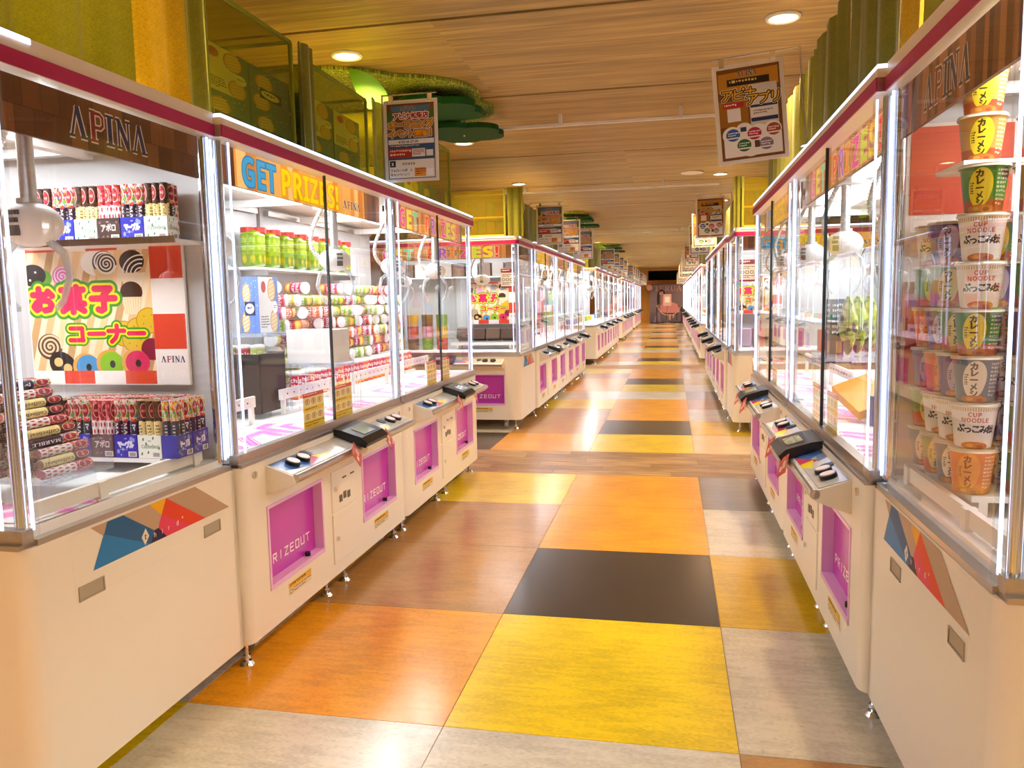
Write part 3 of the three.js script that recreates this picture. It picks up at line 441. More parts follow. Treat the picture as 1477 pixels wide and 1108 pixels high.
function crane(m, x, y, z, lod, turn = 0, screen = false) {
  const c = new THREE.Group(); c.name = 'crane'; m.add(c); c.position.set(x, y, z); c.rotation.y = turn;
  part('pole', G('pole' + lod, () => merge(CY(0.02, 0.25, 0, 0.17, 0, 12), CY(0.03, 0.012, 0, 0.06, 0, 12))), M('#dfe0de', 0.25, { metalness: 0.6 }), c);
  part('carriage', G('carriage', () => merge(RB(0.13, 0.05, 0.1, 0.008, 0, 0.282, 0), RB(0.06, 0.05, 0.12, 0.006, 0.03, 0.3, -0.04))), white, c);
  const h = part('motor_head', headGeo, white, c);
  if (lod < 2) { part('vent', craneVents, M('#6d6c6a', 0.5), c); part('hose', craneHose, offwhite, c); }
  for (const k of [-1, 1]) { const a = part('claw_arm', clawGeo, lod ? offwhite : clawMat, c); a.scale.x = 1; a.rotation.y = k > 0 ? 0 : Math.PI; a.position.set(k * 0.03, -0.015, 0); }
  return c;
}
function deck(m, lod, tags) {
  const x0 = -0.69, x1 = 0.69;
  const d = part('control_panel', deckGeo(x0, x1), cream, m);
  part('metal_edge', noseGeo(x0 + 0.012, x1), alu, d);
  const print = part('deck_overlay', G('deckPrint', () => { const L = Math.hypot(0.108, 0.037); return PL(x1 - x0 - 0.02, L - 0.012).rotateX(-Math.PI / 2 + SLOPE).translate(0, 0.7181, 0.0545); }), M('#ffffff', 0.18, { map: T.panel, clearcoat: 0.6, clearcoatRoughness: 0.1 }), d);
  if (lod < 2) for (const [x, flat] of [[-0.575, 0], [-0.49, 0], [-0.424, 1], [0.5, 0], [0.585, 0], [0.43, 1]]) {
    const z = flat ? 0.03 : 0.052, b = part('button', flat ? dotGeo : buttonGeo, flat ? M('#26303c', 0.3) : black, m); b.position.set(x, deckTop(z) + 0.001, z); b.rotation.x = SLOPE;
    if (!flat && lod === 0) part('button_cap', buttonTop, M('#efd9d4', 0.3), b);
  }
  const t = part('card_reader', termGeo, black, m); t.position.set(0.05, 0.742, 0); t.rotation.x = SLOPE;
  part('reader_screen', termScreen, M('#8f9c84', 0.12, { clearcoat: 1 }), t);
  if (lod < 2) part('reader_cradle', termCradle, cream, t);
  if (tags) for (const x of [-0.19, 0.2]) { const g = part('hanging_tag', G('tagGeo', () => B(0.08, 0.08, 0.002, 0, -0.03, 0).rotateZ(0.55)), M('#ffffff', 0.4, { map: T.tag }), m); g.position.set(x, 0.702, 0.142); g.rotation.set(-0.35, 0.1, 0); }
}
function canopy(m, depth, caps, lod) {
  // roof tray with coloured band and a lit front edge; caps also wrap round the sides
  const r = 0.05, shape = (grow) => { const s = new THREE.Shape(), w = caps ? HW + grow : HW - 0.001, d = depth; s.moveTo(-w, 0); s.lineTo(-w, d - r); if (caps) { s.absarc(-w + r, d + grow - r, r, Math.PI, Math.PI / 2, true); s.lineTo(w - r, d + grow); s.absarc(w - r, d + grow - r, r, Math.PI / 2, 0, true); } else { s.lineTo(-w, d + grow); s.lineTo(w, d + grow); } s.lineTo(w, 0); s.closePath(); return s; };
  const slab = (grow, y0, y1) => new THREE.ExtrudeGeometry(shape(grow), { depth: y1 - y0, bevelEnabled: false, curveSegments: 6 }).rotateX(Math.PI / 2).translate(0, y1, -depth);
  part('canopy', G('canopy' + depth + caps, () => slab(0, 1.903, caps ? 1.982 : 1.968)), cream, m);
  part('colour_band', G('band' + depth + caps, () => slab(caps ? 0.004 : 0.004, 1.904, 1.943)), magentaBand, m);
  part('led_edge', G('ledEdge' + caps, () => (caps ? merge(B(HW * 2 - 0.1, 0.013, 0.03, 0, 1.9745, -0.009), B(0.03, 0.013, 0.1, HW - 0.011, 1.9745, -0.1), B(0.03, 0.013, 0.1, -HW + 0.011, 1.9745, -0.1)) : RB(HW * 2 - 0.004, 0.013, 0.03, 0.004, 0, 1.9746, -0.014))), LED, m);
}
function machine(o) {
  const { side, f, x, lod = 0, header = 'getBlue', cap = 0, depth = DEPTH, endFar = false, endNear = false, tags = false } = o;
  const px = x ?? (side === 'L' ? XL : XR), turn = side === 'L' ? Math.PI / 2 : side === 'R' ? -Math.PI / 2 : 0;
  const m = thing(cap ? 'end_claw_machine' : 'claw_machine', o.label, 'claw machine', px, 0, f, turn, o.group);
  const base = part('base_cabinet', baseGeo(depth, lod), cream, m);
  PO.forEach(([a, b]) => {
    const c = part('prize_chute', chuteGeo, chute, m); c.position.set((a + b) / 2, (POY[0] + POY[1]) / 2, 0);
    part('flap', flapGeo, flap, c); if (lod === 0) part('knob', G('knob', () => CY(0.012, 0.02, 0.12, -0.138, -0.022, 10)), black, c);
  });
  if (lod < 2) {
    const pl = G('doorTop', () => RB(0.266, 0.186, 0.012, 0.003, 0, 0.488, 0.0)), pb = G('doorLow', () => RB(0.266, 0.23, 0.012, 0.003, 0, 0.272, 0.0));
    const a = part('coin_door', pl, cream, m), b = part('service_door', pb, cream, m);
    if (lod === 0) {
      for (const [g, p, mt, q] of [['lock', [-0.1, 0.5], chrome, a], ['lock', [-0.1, 0.27], chrome, b]]) part('lock', G('lock' + p, () => merge(CYz(0.011, 0.01, p[0], p[1], 0.009, 14), B(0.003, 0.012, 0.003, p[0], p[1], 0.0145))), mt, q);
      for (const x of [0, 0.09]) part('coin_slot', G('slot' + x, () => B(0.04, 0.005, 0.006, x, 0.535, 0.006)), darkGrey, a);
      for (const x of [-0.045, 0, 0.045]) part('counter_window', G('counter' + x, () => B(0.03, 0.032, 0.005, x, x ? 0.445 : 0.452, 0.006)), M('#5c5648', 0.3), a);
    }
    for (const x of [-0.46, 0.46]) part('warning_sticker', G('warn' + x, () => PL(0.195, 0.05, x, 0.2, 0.0015)), M('#ffffff', 0.5, { map: T.warn }), m);
  }
  if (lod === 0) for (const x of [-0.772, 0.772]) part('lock', G('cornerlock' + x, () => merge(CYz(0.013, 0.008, x, 0.718, 0.003, 14), B(0.003, 0.014, 0.003, x, 0.718, 0.008))), chrome, m);
  deck(m, lod, tags);
  part('sill', G('sill' + depth, () => merge(B(HW * 2 - 0.02, 0.045, 0.035, 0, 0.78, -0.03), B(HW * 2 - 0.02, 0.012, 0.05, 0, 0.763, -0.025))), alu, m);
  // glazing: two sliding panes with a dark meeting stile
  if (lod < 2) { part('window_pane', G('paneL', () => PL(0.80, 1.1, -0.405, 1.352, -0.022)), glass, m); part('window_pane', G('paneR', () => PL(0.80, 1.1, 0.395, 1.352, -0.03)), glass, m); part('meeting_stile', G('stile', () => B(0.007, 1.1, 0.012, -0.002, 1.352, -0.026)), M('#1f2a2a', 0.3), m); }
  else part('window_pane', G('paneAll', () => PL(1.62, 1.1, 0, 1.352, -0.025)), glass, m);
  for (const k of [-1, 1]) {
    if (lod < 2) {
      const p = part('corner_post', postGeo, chrome, m); p.position.set(k * 0.825, 0, -0.04);
      const a = part('led_strip', ledPost, LED, m); a.position.set(k * 0.79, 0, -0.018); const b = part('led_strip', ledPost, LED, m); b.position.set(k * 0.848, 0, -0.05);
      const c = part('corner_glass', cornerGlass, acrylic, m); c.position.set(k * 0.805, 0, -0.058); c.rotation.y = k > 0 ? 0 : -Math.PI / 2;
    } else { const a = part('led_strip', ledWide, LED, m); a.position.set(k * 0.835, 0, -0.02); }
  }
  canopy(m, depth, cap !== 0, lod);
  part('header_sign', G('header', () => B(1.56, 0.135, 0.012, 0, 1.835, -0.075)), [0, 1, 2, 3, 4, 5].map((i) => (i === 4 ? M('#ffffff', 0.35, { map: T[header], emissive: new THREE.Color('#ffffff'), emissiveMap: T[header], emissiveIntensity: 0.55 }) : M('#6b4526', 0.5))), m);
  // play field, back, ceiling light
  part('play_field', G('field' + depth, () => B(HW * 2 - 0.06, 0.03, depth - 0.08, 0, 0.7835, -depth / 2 - 0.02)), white, m);
  if (lod < 2) for (const x of [-0.42, 0.42]) part('field_sheet', G('sheet' + x, () => PL(0.62, 0.3).rotateX(-Math.PI / 2).translate(x, 0.7996, -0.2)), M('#ffffff', 0.4, { map: T.field }), m);
  part('back_panel', G('back' + depth, () => B(HW * 2 - 0.04, 1.12, 0.02, 0, 1.345, -depth + 0.012)), M('#c6c6c6', 0.3), m);
  part('light_panel', G('lightPanel', () => B(1.5, 0.012, 0.26, 0, 1.893, -0.42)), panelGlow, m);
  const L = new THREE.RectAreaLight(LAMP.panelColor, LAMP.panel * (o.boost ?? 1), 1.5, 0.26); L.position.set(0, 1.884, -0.42); L.rotation.x = -Math.PI / 2; m.add(L);
  part('crane_rail', G('rail' + lod, () => merge(B(1.6, 0.03, 0.03, 0, 1.865, -0.12), B(1.6, 0.03, 0.03, 0, 1.865, -depth + 0.1))), alu, m);
  for (const [i, x] of [-0.43, 0.43].entries()) { const z = o.craneZ?.[i] ?? -0.185; part('crane_beam', G('beam' + depth, () => B(0.04, 0.035, depth - 0.15, 0, 0, 0)), offwhite, m).position.set(x, 1.855, -depth / 2); crane(m, o.craneX?.[i] ?? x, 1.555, z, lod, side === 'L' ? -0.75 : side === 'R' ? 0.75 : 0.1); }
  if (lod < 2 && !cap) for (const x of [-0.43, 0.43]) { const r = part('prize_ramp', G('ramp', () => { const gs = [B(0.62, 0.05, 0.014, 0, 0.9, -0.36)]; for (const k of [-0.28, 0.28]) gs.push(B(0.02, 0.1, 0.02, k, 0.85, -0.36)); return merge(gs); }), white, m); r.position.x = x; part('hole_row', G('holes', () => { const gs = []; for (let i = 0; i < 8; i++) gs.push(CYz(0.004, 0.003, -0.25 + i * 0.07, 0.9, -0.352, 8)); return merge(gs); }), darkGrey, r); }
  for (const [x, z] of [[-0.79, -0.06], [0.79, -0.06], [-0.1, -0.06], [0.1, -0.06]].slice(0, lod === 2 ? 2 : 4)) part('levelling_foot', footGeo, chrome, m).position.set(x, 0, z);
  if (lod < 2) for (const x of [-0.68, 0.68]) part('caster', wheelGeo, M('#a9a39a', 0.5), m).position.set(x, 0, -0.12);
  // glazed ends
  const ends = [endNear && (side === 'L' ? -1 : 1), endFar && (side === 'L' ? 1 : -1)].filter(Boolean);
  if (cap) ends.push(cap);
  for (const k of ends) part('side_pane', G('sidePane' + depth + k, () => PL(depth - 0.11, 1.1).rotateY(k * Math.PI / 2).translate(k * (HW - 0.014), 1.352, -depth / 2 - 0.03)), glass, m);
  if (cap) {
    const k = cap, X = k * (HW + 0.0015), ry = k * Math.PI / 2;
    part('side_sill', G('sideSill' + k + depth, () => merge(B(0.035, 0.016, depth - 0.06, k * (HW - 0.02), 0.765, -depth / 2 - 0.02))), alu, m);
    part('side_header', G('sideHeader' + depth, () => B(depth - 0.14, 0.135, 0.01)), [0, 1, 2, 3, 4, 5].map((i) => (i === 4 ? M('#ffffff', 0.35, { map: T[o.sideHeader ?? 'apinaBrick'] }) : M('#6b4526', 0.5))), m).position.set(k * (HW - 0.03), 1.825, -depth / 2 - 0.01);
    m.children[m.children.length - 1].rotation.y = ry;
    const lg = part('logo_decal', G('logo', () => PL(0.657, 0.117)), M('#ffffff', 0.45, { map: T.third, transparent: true }), m); lg.position.set(X, 0.6925, o.logoZ); lg.rotation.y = ry;
    for (const z of o.gripZ) { const s = part('grip_shade_plate', G('grip', () => merge(B(0.09, 0.004, 0.012, 0, 0.018, 0), B(0.09, 0.004, 0.012, 0, -0.018, 0), B(0.004, 0.04, 0.012, 0.045, 0, 0), B(0.004, 0.04, 0.012, -0.045, 0, 0), B(0.088, 0.036, 0.002, 0, 0, 0.0022))), M('#b3a691', 0.5), m); s.position.set(k * (HW - 0.002), 0.588, z); s.rotation.y = ry; }  // raised plate; the shading of a grip recess is put into its grey
    part('access_panel', G('access', () => RB(0.66, 0.18, 0.006, 0.002)), cream, m).position.set(k * (HW - 0.0025), 0.66, -depth / 2 - 0.02); m.children[m.children.length - 1].rotation.y = ry;
    for (const z of [-depth + 0.045]) { const a = part('led_strip', ledPost, LED, m); a.position.set(k * (HW - 0.012), 0, z - 0.02); const p = part('corner_post', postGeo, chrome, m); p.position.set(k * (HW - 0.035), 0, z - 0.015); }
    const wr = part('side_rail', G('sideRail' + depth, () => merge(B(0.016, 0.04, depth - 0.2, 0, 0.829, -depth / 2), B(0.03, 0.05, 0.03, 0, 0.824, -depth / 2 + 0.12), B(0.03, 0.05, 0.03, 0, 0.824, -depth + 0.14))), offwhite, m); wr.position.x = k * (HW - 0.06);
  }
  return m;
}
// island A, beside the camera
const capDepth = 0.92;
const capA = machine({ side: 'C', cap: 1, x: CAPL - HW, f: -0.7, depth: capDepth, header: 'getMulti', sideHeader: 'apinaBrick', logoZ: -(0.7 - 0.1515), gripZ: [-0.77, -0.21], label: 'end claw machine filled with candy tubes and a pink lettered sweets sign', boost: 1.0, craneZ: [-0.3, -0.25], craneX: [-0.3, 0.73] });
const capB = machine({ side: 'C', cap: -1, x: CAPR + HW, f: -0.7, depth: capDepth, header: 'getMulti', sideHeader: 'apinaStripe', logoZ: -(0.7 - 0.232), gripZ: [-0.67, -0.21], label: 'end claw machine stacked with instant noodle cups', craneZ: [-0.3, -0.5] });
const rowA = [];
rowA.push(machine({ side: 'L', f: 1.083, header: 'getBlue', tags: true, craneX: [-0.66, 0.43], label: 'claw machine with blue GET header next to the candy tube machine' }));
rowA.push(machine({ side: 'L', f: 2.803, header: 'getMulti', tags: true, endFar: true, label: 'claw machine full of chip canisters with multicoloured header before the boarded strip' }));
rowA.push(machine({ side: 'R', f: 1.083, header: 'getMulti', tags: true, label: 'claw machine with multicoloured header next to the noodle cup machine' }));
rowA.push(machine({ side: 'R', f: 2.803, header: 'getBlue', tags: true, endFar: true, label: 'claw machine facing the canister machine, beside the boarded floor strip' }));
// island B, behind the first cross aisle
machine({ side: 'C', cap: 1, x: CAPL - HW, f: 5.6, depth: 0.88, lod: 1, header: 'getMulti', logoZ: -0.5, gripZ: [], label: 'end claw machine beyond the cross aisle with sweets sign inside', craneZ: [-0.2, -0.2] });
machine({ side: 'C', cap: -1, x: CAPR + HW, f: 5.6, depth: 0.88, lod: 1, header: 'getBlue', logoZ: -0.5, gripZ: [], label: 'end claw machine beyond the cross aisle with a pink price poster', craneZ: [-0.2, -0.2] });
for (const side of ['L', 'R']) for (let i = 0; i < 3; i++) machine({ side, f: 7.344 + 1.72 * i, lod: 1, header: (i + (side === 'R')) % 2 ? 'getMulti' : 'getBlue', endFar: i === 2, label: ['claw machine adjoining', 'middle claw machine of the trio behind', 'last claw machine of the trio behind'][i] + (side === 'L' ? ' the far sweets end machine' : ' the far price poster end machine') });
// unseen machines added behind the camera so their lamps light the near cabinets
for (const side of ['L', 'R']) machine({ side, f: -4.2, lod: 2, header: 'getBlue', label: side === 'L' ? 'unseen claw machine added behind the camera on the candy machine side' : 'unseen claw machine added behind the camera on the noodle machine side' });
// islands C to E, far down the aisle
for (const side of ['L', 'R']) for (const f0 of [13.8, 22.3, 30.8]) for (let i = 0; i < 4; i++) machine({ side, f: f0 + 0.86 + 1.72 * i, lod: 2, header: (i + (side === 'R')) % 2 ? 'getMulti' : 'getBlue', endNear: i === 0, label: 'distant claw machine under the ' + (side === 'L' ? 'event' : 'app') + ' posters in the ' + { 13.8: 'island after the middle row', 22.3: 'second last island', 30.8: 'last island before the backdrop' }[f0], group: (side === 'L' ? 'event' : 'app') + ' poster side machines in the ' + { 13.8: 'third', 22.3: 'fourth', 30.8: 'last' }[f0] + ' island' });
// ---------- prizes in the candy machine ----------
const tubeGeo = G('candyTube', () => { const pts = [[0, 0], [0.0125, 0], [0.014, 0.002], [0.014, 0.178], [0.0125, 0.18], [0, 0.18]].map(([r, y]) => new THREE.Vector2(r, y)); const g = new THREE.LatheGeometry(pts, 14); const uv = g.attributes.uv, p = g.attributes.position; for (let i = 0; i < uv.count; i++) uv.setY(i, p.getY(i) / 0.18); return g; });
const tubeMats = T.tubes.map((t) => M('#ffffff', 0.32, { map: t }));
const tubeNames = ['dark marble candy tube', 'yellow coffee candy tube', 'white berry print candy tube', 'navy candy tube with white lettering'];
const boxMats = { marble: T.boxMarble, coffee: T.boxCoffee, apollo: T.boxApollo }, boxBase = { marble: '#2b2fb0', coffee: '#f3f6ea', apollo: '#43302c' };
const trayMat = {}; for (const k in boxMats) trayMat[k] = [0, 1, 2, 3, 4, 5].map((i) => (i === 4 || i === 0 ? M('#ffffff', 0.4, { map: boxMats[k] }) : M(boxBase[k], 0.5)));
const trayGeo = G('tray', () => { const g = new THREE.BoxGeometry(0.084, 0.075, 0.056); return g.translate(0, 0.0375, 0); });
function tray(kind, x, y, f, turn, where, group) {
  const names = { marble: 'blue marble chocolate display box', coffee: 'white coffee candy display box', apollo: 'brown chocolate display box' };
  const t = solo('candy_display_box', trayGeo, trayMat[kind], names[kind] + ' holding tubes ' + where, 'box', x, y, f, group ?? 'candy display boxes ' + where); t.rotation.y = turn;
}
function candy(kind, x, y, f, where, rot) { solo('candy_tube', tubeGeo, tubeMats[kind], tubeNames[kind] + ' ' + where, 'candy tube', x, y, f, tubeNames[kind] + 's ' + where, rot); }
{
  const low = thing('display_stand', 'low white stand under the lower candy tubes', 'stand', -1.235, 0.8, 0.07); part('deck', B(0.66, 0.014, 0.24, 0, 0.042, 0), white, low); for (const x of [-0.3, 0.3]) part('support', B(0.02, 0.036, 0.22, x, 0.018, 0), white, low);
  const where = 'on the lower stand', kinds = ['coffee', 'marble', 'apollo', 'marble', 'coffee'], tk = { coffee: 1, marble: 0, apollo: 2 };
  kinds.forEach((k, i) => {
    const x = -0.94 - i * 0.0865; tray(k, x, 0.85, -0.022, 0, where);
    for (let c = 0; c < 3; c++) for (let r = 0; r < 2; r++) candy(k === 'marble' && c === 2 ? 3 : tk[k], x - 0.0275 + c * 0.0275, 0.926 - 0.07, -0.036 + r * 0.0285, where, [0, (k === 'marble' ? 1.5 : 2.9) + 0.3 * c, 0]);
  });
  for (const [i, k] of [[0, 'marble'], [1, 'marble']]) { const f = -0.008 + i * 0.0865; tray(k, -0.868, 0.85, f, Math.PI / 2, where); for (let c = 0; c < 3; c++) for (let r = 0; r < 2; r++) candy([3, 0, 3][c], -0.882 + r * 0.0285, 0.856, f - 0.0275 + c * 0.0275, where, [0, 0.6 + c, 0]); }
  for (let r = 0; r < 4; r++) for (let c = 0; c < 14; c++) candy((r + Math.floor(c / 3)) % 4, -0.915 - c * 0.029, 0.8575, 0.03 + r * 0.0295, where, [0, c * 1.3, 0]);
  const up = thing('wall_shelf', 'narrow clear shelf carrying the upper candy tubes', 'shelf', -1.2, 1.54, 0.13); part('shelf_plate', B(0.66, 0.012, 0.16, 0, 0.008, 0), white, up); part('front_lip', B(0.66, 0.022, 0.005, 0, 0.012, 0.08), chrome, up);
  const where2 = 'on the upper shelf';
  ['coffee', 'marble', 'apollo', 'coffee', 'marble', 'coffee'].forEach((k, i) => { const x = -0.945 - i * 0.0875; tray(k, x, 1.554, 0.09, 0, where2); for (let c = 0; c < 3; c++) for (let r = 0; r < 2; r++) candy(k === 'apollo' ? 2 : [1, 0, 1][(i + r) % 3] ?? 1, x - 0.0275 + c * 0.0275, 1.556, 0.077 + r * 0.0285, where2, [0, 1.2 + c * 0.4 + r, 0]); });
  for (let c = 0; c < 17; c++) candy([2, 0, 1, 2][Math.floor(c / 3) % 4], -0.925 - c * 0.0295, 1.5545, 0.135, where2, [0, c, 0]);
  // heap of lying tubes in a clear tray
  const tr = thing('acrylic_tray', 'clear acrylic tray holding a heap of lying candy tubes', 'tray', -1.19, 0.8, -0.34); part('tray_floor', B(0.5, 0.006, 0.24, 0, 0.06, 0), acrylic, tr); part('tray_front', B(0.5, 0.1, 0.005, 0, 0.11, 0.122), acrylic, tr); part('tray_side', B(0.005, 0.1, 0.24, 0.25, 0.11, 0), acrylic, tr); for (const x of [-0.2, 0.2]) part('tray_leg', B(0.012, 0.06, 0.2, x, 0.03, 0), acrylic, tr);
  const pat = [2, 1, 2, 0, 1, 2, 1, 1, 2, 3, 0, 2];
  for (let r = 0; r < 10; r++) for (let c = 0; c < 11 - Math.floor(r * 0.8); c++) candy(pat[(r + c * 2) % 12], -0.985 - r * 0.0155 - c * 0.0285, 0.881 + r * 0.0262, -0.43 + (((r * 7 + c * 3) % 5) - 2) * 0.006, 'lying in the heaped tray', [-Math.PI / 2, 0, 0]);
  const s = thing('sweets_sign', 'printed sweets corner sign with pink Japanese lettering and doughnuts in the candy machine', 'sign', -1.25, 1.31, 0.186);
  part('board', B(0.63, 0.495, 0.012), M('#f6efe8', 0.5), s); part('print', PL(0.622, 0.488, 0, 0, 0.0068), M('#ffffff', 0.35, { map: T.okashi }), s);
  const pk = solo('floor_sheet', PL(0.78, 0.28).rotateX(-Math.PI / 2), M('#ffffff', 0.3, { map: T.field }), 'pink swirl printed sheet on the candy machine floor', 'sheet', -1.24, 0.8022, -0.48);
}
// ---------- noodle cups ----------
const cupGeo = G('cup', () => { const pts = [[0, 0], [0.036, 0], [0.039, 0.004], [0.05, 0.1], [0.054, 0.101], [0.054, 0.107], [0, 0.107]].map(([r, y]) => new THREE.Vector2(r, y)); const g = new THREE.LatheGeometry(pts, 20); const uv = g.attributes.uv, p = g.attributes.position; for (let i = 0; i < uv.count; i++) uv.setY(i, p.getY(i) / 0.107); return g; });
const lidGeo = G('cupLid', () => CY(0.053, 0.003, 0, 0.1085, 0, 20)), cupMats = T.cups.map((t) => M('#ffffff', 0.35, { map: t }));
const cupNames = ['gold curry rice cup', 'green curry rice cup', 'white noodle rice cup', 'slate curry rice cup', 'orange curry rice cup', 'purple curry rice cup', 'olive curry rice cup'];
function noodle(kind, x, y, f, turn, where) { const t = thing('noodle_cup', cupNames[kind] + ' ' + where, 'noodle cup', x, y, f, turn, cupNames[kind] + 's ' + where); part('cup_body', cupGeo, cupMats[kind], t); part('lid', lidGeo, M('#e6d9b4', 0.3, { metalness: 0.3 }), t); }
{
  const st = thing('cup_stand', 'white stand under the stacked noodle cups', 'stand', 1.77, 0.8, -0.04); part('deck', B(0.74, 0.014, 0.42, 0, 0.042, 0), white, st); for (const x of [-0.34, 0.34]) part('support', B(0.02, 0.036, 0.4, x, 0.018, 0), white, st);
  const cols = [[1.415, -0.2, [4, 2, 3, 1, 2, 2, 1], 0.85], [1.415, -0.091, [3, 2, 5, 6], 0.85], [1.415, 0.018, [6, 2, 4, 5, 6, 5], 0.85], [1.415, 0.127, [3, 6, 5, 4, 1, 2], 0.85], [1.53, -0.2, [1, 6, 2, 5, 1, 2, 0], 0.85], [1.53, -0.091, [6, 5, 2, 4], 0.85], [1.53, 0.018, [2, 4, 6, 1, 5, 1], 0.85], [1.645, -0.2, [2, 3, 1, 4, 0, 1], 0.85], [1.645, -0.091, [0, 1, 2, 5], 0.85]];
  for (const [x, f, list, y] of cols) list.forEach((k, i) => noodle(k, x, y + i * 0.1105, f, -1.95 + 0.12 * ((i * 5) % 3 - 1), 'in the stacks behind glass'));
  const sh = thing('cup_shelf', 'thin white shelf above the noodle cup stacks', 'shelf', 1.6, 1.632, -0.1); part('shelf_plate', B(0.46, 0.01, 0.2, 0, 0, 0), white, sh); part('bracket', B(0.01, 0.03, 0.18, 0.2, -0.02, 0), alu, sh);
  for (const [x, f, n] of [[1.43, -0.13, 2], [1.56, -0.13, 2]]) for (let i = 0; i < n; i++) noodle(0, x, 1.638 + i * 0.1105, f, -1.9, 'on the shelf under the brown header');
  const board = thing('checked_panel', 'red and white checked panel behind the noodle cups', 'panel', 1.75, 1.31, 0.19); part('board', B(0.8, 0.98, 0.008), M('#f2e8e0', 0.5), board); for (let j = 0; j < 4; j++) for (let i = 0; i < 3; i++) if ((i + j) % 2 === 0) part('check', B(0.26, 0.24, 0.003, -0.26 + i * 0.26, 0.36 - j * 0.24, 0.005), M('#d8502e', 0.5), board);
  solo('floor_sheet', PL(0.7, 0.26).rotateX(-Math.PI / 2), M('#ffffff', 0.3, { map: T.field }), 'pink swirl printed sheet on the noodle machine floor', 'sheet', 1.78, 0.8022, -0.5);
}
// ---------- chip canisters and boxes in the left row ----------
const canGeo = G('can', () => { const pts = [[0, 0], [0.031, 0], [0.033, 0.003], [0.033, 0.132], [0.0305, 0.134], [0, 0.134]].map(([r, y]) => new THREE.Vector2(r, y)); const g = new THREE.LatheGeometry(pts, 16); const uv = g.attributes.uv, p = g.attributes.position; for (let i = 0; i < uv.count; i++) uv.setY(i, p.getY(i) / 0.134); return g; });
const canLid = G('canLid', () => merge(CY(0.0345, 0.01, 0, 0.137, 0, 16), CY(0.022, 0.004, 0, 0.143, 0, 14))), canMats = T.chips.map((t) => M('#ffffff', 0.3, { map: t })), canNames = ['red chip canister', 'green chip canister', 'orange chip canister', 'crimson chip canister', 'lime chip canister'];
function can(kind, x, y, f, rot, where) { const t = thing('chip_canister', canNames[kind] + ' with white lid ' + where, 'chip canister', x, y, f, 0, canNames[kind] + 's ' + where); t.rotation.set(...rot, 'YXZ'); part('can_body', canGeo, canMats[kind], t); part('lid', canLid, white, t); }
